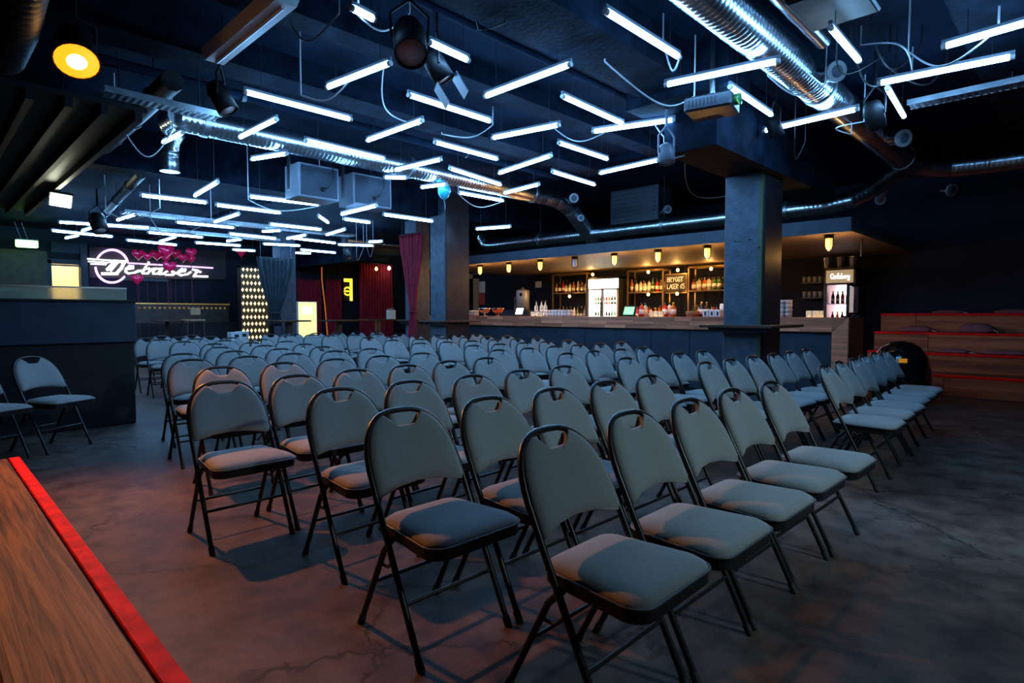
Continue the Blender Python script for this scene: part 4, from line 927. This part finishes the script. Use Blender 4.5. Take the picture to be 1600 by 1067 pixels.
for nm, (wd, pls) in LET.items():
    m_ = MB()
    for pl in pls: stroke(m_, pl, wd, SM, (.06, 0, 0))
    m_.build(nm.rstrip('2'), 'sign_white', sg)
MB().box((XF, sg.location.y-.5, sg.location.z+.1), (XF+.06, sg.location.y+.5, sg.location.z+.3)).build('wall_mount', 'dark_metal', sg)
# heart balloons
HB = [(216, 397, 21, 0), (230, 400, 16, 1), (245, 398, 20, 0), (260, 391, 27, 2), (259, 403, 16, 1), (274, 396, 19, 0), (286, 402, 17, 1), (299, 394, 18, 2), (298, 404, 16, 0), (265, 416, 22, 3), (214, 436, 21, 2), (377, 394, 16, 0)]
for i, (px, py, sz, dpt) in enumerate(HB):
    X = -15.9+.22*dpt; p = onx(px, py, X); s = sz/2*(onx(px+1, py, X)-p).length
    o = thing('heart_balloon', 'red heart balloon on a ribbon floating before the name sign' if i < 11 else 'lone red heart balloon under the ceiling by the patterned screen', 'balloon', (p.x, p.y, p.z-s), 'red heart balloons' if i < 11 else None)
    out = []
    for k in range(32):
        t = 2*math.pi*k/32; hx = 16*math.sin(t)**3/16; hz = (13*math.cos(t)-5*math.cos(2*t)-2*math.cos(3*t)-math.cos(4*t))/15
        out.append((hx*s, hz*s))
    rz = random.uniform(-.4, .4)
    pillow(out, [(.15, .46*s), (.4, .42*s), (.7, .30*s), (.9, .15*s), (1., 0), (.9, -.15*s), (.7, -.30*s), (.4, -.42*s), (.15, -.46*s)], lambda u, v, h: (p.x+h*math.cos(rz), p.y+u*math.cos(rz)-h*math.sin(rz), p.z+v)).build('foil', 'balloon', o)
    if i < 11:
        zb = .6; MB().tube([(p.x, p.y, p.z-s*1.02), (p.x+.02, p.y+random.uniform(-.03, .03), (p.z+zb)/2), (p.x+.03, p.y+random.uniform(-.05, .05), zb-.55)], .004, 4).build('ribbon', 'ribbon', o)
    else: MB().tube([(p.x, p.y, p.z-s*1.02), (p.x, p.y+.01, p.z-s*1.6)], .004, 4).build('ribbon', 'ribbon', o)
p = onx(694, 297, -6.92); p.z = 3.01; o = thing('round_balloon', 'small teal balloon caught under the spiral duct', 'balloon', (p.x, p.y, p.z-.12))
MB().lathe([(.004, -.13), (.05, -.11), (.09, -.05), (.10, .02), (.08, .08), (.03, .11), (.004, .115)], tuple(p), 18).build('skin', 'balloon_teal', o)
MB().lathe([(.002, -.155), (.012, -.15), (.004, -.128)], tuple(p), 8).build('knot', 'balloon_teal', o)
MB().tube([p+Vector((0, 0, -.15)), p+Vector((.01, .01, -.22)), p+Vector((0, .02, -.28))], .003, 4).build('string', 'cable_white', o)
# banquette below the sign
a, b = onx(150, 475, XF+.5), onx(360, 475, XF+.5)
bq = thing('banquette', 'dark studded leather banquette below the name sign', 'bench', (XF+.5, (a.y+b.y)/2, 0))
zb = onx(250, 474, XF+.5).z
MB().bevbox((XF+.02, a.y, .9), (XF+.42, b.y, zb), .02).build('backrest', 'leather_brown', bq)
MB().bevbox((XF+.02, a.y, .0), (XF+.95, b.y, .95), .03).build('seat', 'black_plastic', bq)
MB().box((XF+.40, a.y, zb-.02), (XF+.46, b.y, zb+.01)).build('top_rail', 'brass', bq)
zs_ = onx(250, 481, XF+.45).z
sm = MB().lathe([(.03, 0), (.022, .015), (.006, .022)], (0, 0, 0), 8).xform(Matrix.Rotation(R(90), 4, 'Y')).mesh('stud', 'brass')
n_st = 26
for k in range(n_st):
    c = bpy.data.objects.new('stud', sm); COL.objects.link(c); c.parent = bq
    c.location = Vector((XF+.42, a.y+.12+(b.y-a.y-.24)*k/(n_st-1), zs_)) - bq.location
# small table post and wooden chair there
p = onx(261, 500, -14.9)
o = thing('pedestal_table', 'small dark pedestal table before the studded banquette', 'table', (p.x, p.y, 0))
MB().lathe([(.2, 0), (.2, .02), (.04, .04), (.04, 1.0)], (p.x, p.y, 0), 12).build('pedestal', 'leather_brown', o)
MB().lathe([(.3, 1.0), (.3, 1.03)], (p.x, p.y, 0), 18).build('table_top', 'ledge_wood', o)
p = onx(302, 505, -14.8)
o = thing('wooden_bar_chair', 'tall wooden bar chair before the studded banquette', 'chair', (p.x, p.y, 0))
zz = onx(297, 499, -14.8).z
MB().bevbox((p.x-.2, p.y-.2, zz-.04), (p.x+.2, p.y+.2, zz), .01).build('seat', 'door_wood', o)
MB().bevbox((p.x-.2, p.y+.0, zz+.10), (p.x-.17, p.y+.22, zz+.27), .008).build('backrest', 'door_wood', o)
for sx in (-1, 1):
    for sy in (-1, 1): MB().tube([(p.x+.17*sx, p.y+.17*sy, zz-.03), (p.x+.2*sx, p.y+.2*sy, 0)], .015, 6).build('leg', 'leather_brown', o)
for sy in (0.02, .2): MB().tube([(p.x-.18, p.y+sy, zz), (p.x-.185, p.y+sy, zz+.26)], .012, 6).build('back_post', 'leather_brown', o)
# brown panel left of door and blue lintel panel
a, b = onx(0, 388, XF+.02), onx(73, 388, XF+.02)
struct('trim_10', MB().box((XF, a.y-.6, 0), (XF+.05, b.y, a.z)), 'brown_panel', 'brown boarded panel left of the bright doorway', 'panel')
a, b = onx(79, 378, XF+.02), onx(136, 405, XF+.02)
struct('trim_11', MB().box((XF, a.y, b.z+.12), (XF+.06, b.y, a.z)).box((XF, b.y-.14, 0), (XF+.09, b.y, a.z)), 'panel_blue', 'blue painted panel and post above the bright doorway', 'panel')
# exit sign
p = onx(42, 381, XF+.9)
ex = thing('exit_sign', 'glowing green exit light box hung on two cords', 'sign', (p.x, p.y, p.z-.09))
hw = (onx(60, 381, XF+.9).y-onx(25, 381, XF+.9).y)/2
MB().bevbox((p.x-.05, p.y-hw, p.z-.075), (p.x+.05, p.y+hw, p.z+.075), .02).build('light_box', 'exit_glow', ex)
MB().box((p.x-.055, p.y-hw*1.02, p.z+.07), (p.x+.055, p.y+hw*1.02, p.z+.095)).build('top_cover', 'white_plastic', ex)
for s in (-.5, .1): MB().tube([(p.x, p.y+hw*s, p.z+.09), (p.x, p.y+hw*s-.1, CF+.01)], .006, 5).build('cord', 'cable_white', ex)
# flood light
p = onz(95, 313, 2.66)
fl = thing('flood_light', 'white square flood light on ceiling near the dark booth', 'lamp', (p.x, p.y, p.z-.1))
M4 = Matrix.Translation(p) @ Matrix.Rotation(R(-50), 4, 'Y') @ Matrix.Rotation(R(-8), 4, 'X')
MB().box((-.085, -.11, -.015), (.085, .11, .0)).xform(M4).build('lens', 'flood_glow', fl)
MB().box((-.10, -.125, .0), (.10, .125, .05)).xform(M4).build('housing', 'dark_metal', fl)
MB().tube([p+Vector((0, -.12, .03)), p+Vector((0, -.14, .08)), p+Vector((0, 0, .11)), Vector((p.x, p.y, 2.788 if p.y < 1.45 else roof(p.x, p.y, p.z)))], .012, 6).build('bracket', 'dark_metal', fl)
# patterned lit screen
XP = -15.6; a, b = onx(375, 418, XP), onx(418, 418, XP); zlo = onx(395, 520, XP).z
ps = thing('patterned_screen', 'warm backlit screen with rows of small cut-out shapes', 'screen', (XP, (a.y+b.y)/2, 0))
MB().box((XP-.06, a.y, 0), (XP, b.y, a.z)).build('board', 'pattern_board', ps)
g = MB(); nr, nc = 12, 7; cw = (b.y-a.y)/nc; chh = (a.z-.25)/nr
for r_ in range(nr):
    for c_ in range(nc):
        y, z = a.y+cw*(c_+.5+.25*(r_ % 2)), .3+chh*(r_+.5)
        if y+cw*.3 > b.y: continue
        g.box((XP, y-cw*.28, z-chh*.10), (XP+.012, y+cw*.10, z+chh*.10)).box((XP, y-cw*.05, z-chh*.28), (XP+.012, y+cw*.12, z+chh*.28)).box((XP, y+cw*.1, z-chh*.1), (XP+.012, y+cw*.28, z+chh*.12))
g.build('cutout_pattern', 'pattern_glow', ps, 'rows of small glowing cut-out shapes', kind='stuff')
MB().box((XP-.06, a.y-.05, 0), (XP+.03, a.y, a.z+.04)).box((XP-.06, b.y, 0), (XP+.03, b.y+.05, a.z+.04)).box((XP-.06, a.y-.05, a.z), (XP+.03, b.y+.05, a.z+.05)).build('frame', 'black_plastic', ps)
# light box, neon, cord, tables, bag
XL = -14.8; a, b = onx(465, 471, XL), onx(495, 471, XL)
lbx = thing('light_box_display', 'upright pale yellow light box display beside the red drapes', 'display', (XL, (a.y+b.y)/2, 0))
MB().box((XL-.12, a.y, .05), (XL, b.y, a.z)).build('casing', 'white_plastic', lbx)
MB().box((XL, a.y+.02, .1), (XL+.008, b.y-.02, a.z-.02)).build('lit_face', 'lightbox', lbx)
MB().box((XL+.008, a.y+.12, a.z-.32), (XL+.011, b.y-.15, a.z-.14)).build('printed_text', 'screen_white', lbx)
MB().box((XL-.2, a.y+.05, 0), (XL+.08, b.y-.05, .06)).build('foot', 'dark_metal', lbx)
XNn = XF+.3; a, b = onx(538, 440, XNn), onx(551, 470, XNn)
ns = thing('neon_sign', 'yellow lit neon sign panel between the red drapes', 'sign', (XNn, (a.y+b.y)/2, b.z))
MB().box((XF, a.y, b.z), (XNn-.03, b.y, a.z+.1)).build('panel', 'black_plastic', ns)
pc = onx(543, 455, XNn+.06); rr_ = (b.y-a.y)*.42
MB().tube(arc(pc, rr_, R(-150), R(150), 20, (0, 1, 0), (0, 0, 1)), .022, 8).build('neon_arc', 'neon_yellow', ns)
MB().tube([pc+Vector((0, -rr_, 0)), pc+Vector((0, rr_*.5, 0))], .022, 8).build('neon_bar', 'neon_yellow', ns)
MB().box((XNn-.03, a.y, a.z), (XNn, b.y, a.z+.1)).box((XNn-.03, b.y-.08, b.z), (XNn, b.y, a.z)).build('lit_edge', 'neon_yellow', ns)
pts = [onx(x, y, XF+.4) for x, y in ((503, 436), (505, 455), (508, 480), (510, 505), (512, 525))]
mat('orange_cord', (.6, .12, .01), .5, emit=(1., .25, .03), estr=.35)
o = MB().tube([Vector((XF+.4, pts[0].y, CF-.0))] + pts + [Vector((XF+.4, pts[-1].y, .0))], .02, 6).build('orange_rope', 'orange_cord', None, 'orange rope hanging from ceiling before the red drapes', 'rope')
def high_table(px0, px1, X, label):
    a, b = onx(px0, 499, X), onx(px1, 499, X); y = (a.y+b.y)/2; w_ = (b.y-a.y)
    o = thing('standing_table', label, 'table', (X, y, 0))
    MB().bevbox((X-.3, a.y, 1.0), (X+.3, b.y, 1.035), .008).build('table_top', 'ledge_wood', o)
    MB().bevbox((X-.06, y-.06, .03), (X+.06, y+.06, 1.0), .01).build('post', 'leather_brown', o)
    MB().lathe([(.26, 0), (.26, .02), (.08, .035)], (X, y, 0), 16).build('foot_plate', 'dark_metal', o)
    return X, y
high_table(424, 477, -12.6, 'tall dark standing table before the gathered dark curtain')
high_table(505, 553, -12.3, 'tall dark standing table before the yellow neon sign')
high_table(566, 614, -13.4, 'tall dark standing table holding the paper bag')
p = onx(611, 497, -13.4); p.z = 1.036
pb = thing('paper_bag', 'pale paper carrier bag standing on a tall table', 'bag', (p.x, p.y, p.z))
MB().prism([(p.x-.07, p.y-.10, p.z), (p.x+.07, p.y-.10, p.z), (p.x+.07, p.y+.10, p.z), (p.x-.07, p.y+.10, p.z)], (0, 0, .24)).build('bag', 'paper', pb)
for s in (-.06, .06): MB().tube(arc((p.x+s, p.y, p.z+.235), .05, 0, math.pi, 8, (0, 1, 0), (0, 0, 1)), .006, 5).build('handle', 'paper', pb)
for i, (px, py) in enumerate(((588, 420), (608, 419))):
    p = onx(px, py, XF+.5); o = thing('pendant_bulb', ('amber' if i == 0 else 'white') + ' bare bulb hanging before the wide red drape', 'bulb', (p.x, p.y, p.z-.05), 'bare pendant bulbs')
    MB().lathe([(.005, -.06), (.04, -.03), (.045, 0), (.03, .04), (.015, .06)], tuple(p), 12).build('bulb', 'bulb_warm' if i == 0 else 'flood_glow', o)
    MB().tube([p+Vector((0, 0, .055)), Vector((p.x, p.y, CF+.01))], .006, 5).build('cord', 'cable_black', o)
p = onx(612, 443, XF+.25); MB().box((XF, p.y-.1, p.z-.16), (XF+.02, p.y+.1, p.z+.16)).build('wall_plate', 'paper_red', None, 'small red notice plate on the dark wall beside the drape', 'notice')
for (px, py, X, lb) in ((378, 515, -13.9, 'white carton on the floor beside the patterned screen'), (366, 516, -13.5, 'white printed box before the patterned screen')):
    p = onx(px, py, X); o = thing('carton', lb, 'box', (p.x, p.y, 0))
    MB().bevbox((p.x-.12, p.y-.11, 0), (p.x+.12, p.y+.11, p.z-.04), .01).build('box', 'white_plastic', o); MB().box((p.x+.12, p.y-.04, p.z-.16), (p.x+.125, p.y+.05, p.z-.09)).build('print', 'cap_black', o)

# ================================================================== CEILING EQUIPMENT
# orange stage lamp
sp = onz(120, 97, 2.95); aim = (Vector((-3.0, .6, .0))-sp).normalized()
ol = thing('orange_stage_lamp', 'blazing orange stage lamp under the ceiling over the platform', 'stage lamp', tuple(sp))
M4 = Matrix.Translation(sp) @ aim.to_track_quat('Z', 'Y').to_matrix().to_4x4()
MB().lathe([(.10, -.28), (.12, -.26), (.14, -.01), (.145, 0), (.138, 0), (.134, -.012)], (0, 0, 0), 20).xform(M4).build('can', 'black_plastic', ol)
MB().lathe([(.001, -.008), (.132, -.008), (.132, -.004), (.001, .0)], (0, 0, 0), 20).xform(M4).build('lens', 'spot_lens', ol)
MB().lathe([(.001, .0), (.06, .0), (.045, .012), (.001, .018)], (0, 0, 0), 18).xform(M4).build('lamp_core', 'spot_core', ol)
MB().tube([M4 @ Vector((.11, 0, -.12)), M4 @ Vector((.12, 0, -.12))+Vector((0, 0, .2)), Vector((sp.x, sp.y, sp.z+.3)), Vector((sp.x, sp.y, roof(sp.x, sp.y, sp.z)))], .014, 6).build('yoke', 'black_plastic', ol)
ld = bpy.data.lights.new('orange_beam', 'SPOT'); ld.energy = SPOT_W; ld.color = SPOT_COL; ld.spot_size = R(95); ld.spot_blend = .8; ld.shadow_soft_size = .05
lo = bpy.data.objects.new('orange_beam', ld); COL.objects.link(lo); lo.parent = ol
lo.location = aim*.03; lo.rotation_euler = aim.to_track_quat('-Z', 'Y').to_euler()
wl = Vector((3.0, 3.0, 3.0)); wa = (Vector((-1.7, 3.3, .1))-wl).normalized()
wo = thing('stage_wash_lamp', 'pale green-white stage wash lamp facing the chair rows', 'stage lamp', tuple(wl))
M4 = Matrix.Translation(wl) @ wa.to_track_quat('Z', 'Y').to_matrix().to_4x4()
MB().lathe([(.10, -.30), (.12, -.27), (.13, -.01), (.135, 0), (.128, 0), (.124, -.012)], (0, 0, 0), 20).xform(M4).build('can', 'black_plastic', wo)
MB().lathe([(.001, -.02), (.12, -.02), (.12, -.015), (.001, -.012)], (0, 0, 0), 20).xform(M4).build('lens', 'lamp_off', wo)
MB().tube([M4 @ Vector((.13, 0, -.14)), M4 @ Vector((.13, 0, -.14))+Vector((0, 0, .25)), Vector((wl.x, wl.y, CN+.01))], .014, 6).build('yoke', 'black_plastic', wo)
ld = bpy.data.lights.new('wash_beam', 'SPOT'); ld.energy = WASH_W; ld.color = WASH_COL; ld.spot_size = R(62); ld.spot_blend = 1.0; ld.shadow_soft_size = .12
lo = bpy.data.objects.new('wash_beam', ld); COL.objects.link(lo); lo.parent = wo; lo.location = wa*.03; lo.rotation_euler = wa.to_track_quat('-Z', 'Y').to_euler()
def par_can(px, py, z, d, label, r=.08, L=.24, barn=False, m='black_plastic'):
    p = onz(px, py, z); d = Vector(d).normalized(); o = thing('par_can', label, 'stage lamp', tuple(p), 'unlit stage lamps under the ceiling')
    M = Matrix.Translation(p) @ d.to_track_quat('Z', 'Y').to_matrix().to_4x4()
    MB().lathe([(r*.55, -L*.5), (r*.8, -L*.42), (r, -L*.2), (r, L*.5), (r*.92, L*.5), (r*.9, L*.44), (r*.2, L*.40)], (0, 0, 0), 18).xform(M).build('can', m, o)
    MB().lathe([(.001, L*.42), (r*.88, L*.42), (r*.88, L*.44), (.001, L*.45)], (0, 0, 0), 18).xform(M).build('lens', 'lamp_off', o)
    for s in (-1, 1): MB().tube([M @ Vector((s*r*1.1, 0, 0)), M @ Vector((s*r*1.15, 0, 0))+Vector((0, 0, .16)), p+Vector((0, 0, .26))], .01, 6).build('yoke_arm', m, o)
    MB().tube([p+Vector((0, 0, .25)), Vector((p.x, p.y, roof(p.x, p.y, p.z+.2)))], .014, 6).build('clamp_rod', m, o)
    if barn:
        MB().box((-r*1.1, r, L*.5), (r*1.1, r+.006, L*.5+.16)).xform(M).build('barn_door', 'housing_grey', o)
        MB().box((-r*1.1, -r-.006, L*.5), (r*1.1, -r, L*.5+.16)).xform(M).build('barn_door', 'housing_grey', o)
    return o
par_can(345, 152, 2.98, (.3, .4, -.9), 'black stage lamp at the end of perforated cable tray', .085, .26)
par_can(640, 62, 3.0, (.5, -.3, -.8), 'large black stage lamp over the second row', .11, .34)
par_can(683, 105, 3.0, (.3, .5, -.9), 'stage lamp with grey barn doors over the third row', .08, .22, True)
par_can(153, 348, 2.58, (.4, .2, -.9), 'black stage lamp before the far tubes near the bright doorway', .11, .30)
par_can(1210, 198, 3.0, (.2, .3, -.9), 'black stage lamp at the tube end before the pillar', .07, .2)
par_can(1366, 180, 2.95, (.1, .4, -.9), 'black stage lamp among cables beside the wide duct', .08, .25)
par_can(543, 396, 2.55, (.4, .1, -.9), 'black stage lamp below the far tubes', .09, .28)
par_can(1041, 240, 2.69, (.2, -.1, -1), 'grey conical lamp at the tube end near the pillar', .075, .18, m='housing_grey')
# projector
p = onz(1112, 178, 2.85)
pj = thing('ceiling_projector', 'dark projector hung from ceiling on a pole before the pillar', 'projector', (p.x, p.y, p.z))
M4 = Matrix.Translation(p) @ Matrix.Rotation(R(12), 4, 'Z')
MB().bevbox((-.19, -.16, 0), (.19, .16, .12), .015).xform(M4).build('body', 'dark_metal', pj)
MB().lathe([(.045, 0), (.045, .05), (.036, .05), (.03, .04), (.005, .038)], (0, 0, 0), 16).xform(M4 @ Matrix.Translation((.19, -.04, .07)) @ Matrix.Rotation(R(90), 4, 'Y')).build('lens', 'bottle_green', pj)
g = MB()
for k in range(8): g.box((-.15+.03*k, -.163, .03), (-.14+.03*k, -.158, .09))
g.xform(M4).build('vent_slots', 'black_plastic', pj)
MB().tube([p+Vector((0, 0, .12)), Vector((p.x, p.y, roof(p.x, p.y, p.z+.13)))], .025, 8).build('mount_pole', 'steel', pj)
MB().box((-.09, -.07, .12), (.09, .07, .135)).xform(M4).build('mount_plate', 'steel', pj)
# speaker boxes
for i, (px0, px1) in enumerate(((467, 530), (552, 612))):
    a, b = onz(px0, 303, 2.72), onz(px1, 313, 2.72); x = -7.25
    a = onx(px0, 306, x); b = onx(px1, 310, x); zb = 2.68
    o = thing('speaker_box', 'square grey hanging speaker box beneath the spiral duct, %s' % ('booth side' if i == 0 else 'bar side'), 'speaker', (x-.2, (a.y+b.y)/2, zb))
    MB().bevbox((x-.40, a.y, zb), (x, b.y, zb+.44), .012).build('cabinet', 'housing_grey', o)
    MB().box((x-.001, a.y+.03, zb+.03), (x+.008, b.y-.03, zb+.41)).build('front_panel', 'panel_blue', o)
    MB().box((x-.3, a.y-.012, zb+.12), (x-.22, a.y, CN+.01)).build('hanging_strap', 'steel', o)
    MB().box((x-.3, b.y, zb+.12), (x-.22, b.y+.012, CN+.01)).build('hanging_strap', 'steel', o)
    MB().tube([(x+.01, a.y+.35, zb+.14), (x+.05, a.y+.38, zb+.15), (x+.06, a.y+.47, zb+.28), (x+.03, a.y+.46, zb+.44), (x-.1, a.y+.45, CN-.2)], .008, 6).build('cable', 'cable_black', o)
    MB().lathe([(.03, 0), (.03, .02)], (0, 0, 0), 10).xform(Matrix.Translation((x+.005, a.y+.33, zb+.13)) @ Matrix.Rotation(R(90), 4, 'Y')).build('socket', 'black_plastic', o)
# unlit fluorescent trough and metal box
a = onz(335, 98, 3.2)
o = thing('trough_light', 'unlit white trough light fixture under the ceiling over front rows', 'light fixture', (a.x+.6, a.y, 3.2))
MB().prism([(a.x, a.y-.10, 3.28), (a.x, a.y-.07, 3.2), (a.x, a.y+.07, 3.2), (a.x, a.y+.10, 3.28)], (1.3, 0, 0)).build('housing', 'white_plastic', o)
MB().tube([(a.x+.05, a.y, 3.19), (a.x+1.25, a.y, 3.19)], .013, 8).build('dead_tube', 'lamp_off', o)
for q in (.2, 1.1): MB().tube([(a.x+q, a.y, 3.28), (a.x+q, a.y, roof(a.x+q, a.y, 3.27))], .006, 5).build('hanger', 'dark_metal', o)
a = onz(1275, 22, 3.22)
o = thing('junction_cabinet', 'dark metal cabinet fixed to ceiling beside the small pipe', 'cabinet', (a.x, a.y, 3.2))
MB().bevbox((a.x-.10, a.y-.32, 3.2), (a.x+.34, a.y+.22, CN+.01), .012).build('cabinet', 'dark_metal', o)
MB().box((a.x-.08, a.y-.30, 3.194), (a.x+.32, a.y+.20, 3.2)).build('cover_plate', 'brown_panel', o)
# cable trays
def tray(a, b, label, w_=.16, rung=.05):
    a, b = Vector(a), Vector(b); d = (b-a).normalized(); s = Vector((-d.y, d.x, 0))*w_/2; o = thing('cable_tray', label, 'cable tray', tuple((a+b)/2))
    for q in (-1, 1): MB().prism([a+s*q, a+s*q*1.06, a+s*q*1.06+Vector((0, 0, .05)), a+s*q+Vector((0, 0, .05))], b-a).build('side_rail', 'galv_dull', o)
    g = MB(); n = int((b-a).length/rung)
    for k in range(n):
        c = a+(b-a)*(k+.5)/n; g.prism([c-s-d*.011, c+s-d*.011, c+s+d*.011, c-s+d*.011], (0, 0, .006))
    g.build('rungs', 'galv_dull', o, kind='stuff')
    for q in (.15, .85):
        c = a+(b-a)*q; MB().tube([c+s+Vector((0, 0, .04)), Vector((c.x+s.x, c.y+s.y, roof(c.x+s.x, c.y+s.y, c.z+.05)))], .006, 5).build('hanger', 'dark_metal', o)
a, b = onz(160, 146, 2.95), onz(341, 187, 2.95); mx_ = (a.x+b.x)/2
tray((mx_, a.y, 2.95), (mx_, b.y, 2.95), 'perforated cable tray beside the orange stage lamp')
a, b = onz(1418, 166, 3.1), onz(1590, 136, 3.1); my_ = (a.y+b.y)/2
tray((a.x, my_, 3.1), (3.6, my_, 3.1), 'perforated cable tray over the open floor')
tray((TR2x, 2.6, 2.86), (TR2x, TR2y, 2.86), 'perforated cable tray among the far tubes', .25)
tray((TR3x, 2.6, 2.9), (TR3x, 7.0, 2.9), 'wide perforated cable tray before the far tubes', .3)
# pipes along the ceiling
for i, (a, b, r, lb) in enumerate((((-3.5, YN+.1, 3.42), (-3.5, 7.3, 3.42), .03, 'thin dark pipe along ceiling over the third row'), ((-6.1, YN+.1, 3.35), (-6.1, 7.3, 3.35), .045, 'dark pipe along ceiling over the sixth row'), ((-2.1, YN+.1, 3.4), (-2.1, 4.7, 3.4), .03, 'thin dark pipe beside the wide spiral duct'), ((-8.2, 2.0, 2.86), (-12.5, 2.4, 2.86), .06, 'dark pipe across ceiling near the flood light'), ((-5.6, 1.62, 3.15), (-8.4, 1.66, 3.15), .09, 'thick dark insulated pipe above the booth'), ((-9.5, 4.1, 3.0), (-16.8, 4.1, 3.0), .05, 'dark pipe over the far end'), ((-.2, 5.6, 3.3), (3.8, 5.6, 3.3), .04, 'dark pipe over the open floor'))):
    a, b = Vector(a), Vector(b); o = thing('ceiling_pipe', lb, 'pipe', tuple((a+b)/2))
    MB().tube([a, b], r, 10).build('pipe', 'ceiling_paint' if i not in (3, 4) else 'black_plastic', o)
    for q in (.2, .5, .8):
        c = a+(b-a)*q; MB().tube([c-(b-a).normalized()*.02, c+(b-a).normalized()*.02], r+.012, 10).build('clamp', 'dark_metal', o)
        MB().tube([c+Vector((0, 0, r)), Vector((c.x, c.y, roof(c.x, c.y, c.z+r)))], .008, 5).build('hanger', 'dark_metal', o)
# loose cables: endpoints by pixel at given heights
CAB = [((1200, 118, 3.07), (1245, 160, 2.95), (1290, 130, 3.1), 'w'), ((1061, 93, 3.03), (1050, 125, 2.90), (1036, 62, 3.3), 'wt'), ((945, 88, 3.2), (1040, 180, 2.9), (1085, 150, 3.0), 'w'), ((545, 127, 3.035), (512, 165, 2.86), (470, 148, 2.96), 'wt'), ((388, 312, 2.72), (430, 335, 2.6), (500, 322, 2.72), 'w'), ((716, 303, 3.0), (745, 330, 2.85), (783, 316, 3.0), 'w'), ((1420, 80, 3.1), (1470, 122, 2.8), (1560, 45, 3.1), 'w'), ((1330, 210, 3.0), (1290, 200, 2.9), (1350, 190, 3.05), 'w'), ((1075, 192, 3.3), (1060, 330, 2.6), (1215, 262, 2.9), 'k'), ((1330, 60, 3.3), (1350, 150, 3.0), (1400, 120, 3.2), 'k'), ((1310, 40, 3.3), (1300, 140, 2.95), (1390, 80, 3.3), 'k'), ((180, 180, 3.1), (230, 270, 2.6), (270, 200, 3.1), 'w'), ((700, 0, 3.35), (760, 40, 3.2), (790, -10, 3.35), 'k'), ((455, 40, 3.15), (480, 80, 3.0), (530, 20, 3.15), 'k'), ((1010, 170, 3.3), (1030, 210, 3.0), (1070, 165, 3.2), 'w'), ((557, 386, 2.55), (557, 415, 2.42), (568, 388, 2.55), 'w'), ((573, 385, 2.55), (579, 408, 2.45), (583, 386, 2.55), 'w'), ((235, 341, 2.6), (260, 380, 2.4), (330, 346, 2.6), 'w'), ((640, 20, 3.4), (600, 60, 3.1), (560, 25, 3.05), 'w'), ((1242, 214, 2.98), (1240, 262, 2.75), (1258, 222, 3.0), 'k'), ((1345, 70, 3.35), (1420, 60, 3.1), (1425, 110, 3.3), 'w'), ((1360, 50, 3.35), (1390, 130, 3.05), (1440, 70, 3.35), 'k'), ((1380, 100, 3.3), (1450, 150, 3.0), (1480, 95, 3.3), 'k'), ((600, 100, 3.4), (590, 180, 3.1), (655, 190, 3.3), 'w'), ((860, 195, 3.4), (900, 230, 3.1), (945, 200, 3.35), 'w'), ((165, 330, 2.6), (205, 350, 2.45), (250, 325, 2.6), 'w'), ((690, 190, 3.4), (740, 220, 3.1), (770, 195, 3.3), 'w')]
CABS = []
for a, c, b, m_ in CAB:
    A, C_, B = onz(*a), onz(*c), onz(*b)
    for q in (A, B):
        pass
    cap = lambda q: Vector((q.x, q.y, min(q.z, roof(q.x, q.y, 2.3, .06)-.026)))
    A, B = cap(A), cap(B); pts = [cap(q) for q in bez(A, A+(C_-A)*.9, B+(C_-B)*.9, B, 22)]
    cz_ = lambda q: roof(q.x, q.y, q.z)
    pts = ([] if 't' in m_ else [Vector((A.x, A.y, cz_(A)))]) + pts + [Vector((B.x, B.y, cz_(B)))]
    rn = min(ROWX, key=lambda q: abs(q[1]+.2-C_.x))[0]
    cbo = MB().tube(pts, .007, 5).build('hanging_cable', 'cable_white' if m_[0] == 'w' else 'cable_black', None, 'thin %s cable looping down from the ceiling over the %s row' % ('pale' if m_[0] == 'w' else 'black', ORD[rn]), 'cable', 'loose cables under the ceiling')
    CABS.append((-C_.x, cbo))
_by = {}
for x_, o_ in sorted(CABS, key=lambda q: q[0]): _by.setdefault(o_['label'], []).append(o_)
for lb_, L_ in _by.items():
    if len(L_) > 1:
        for k_, o_ in enumerate(L_): o_['label'] = lb_ + ', %s from open floor' % ORD[k_+1]
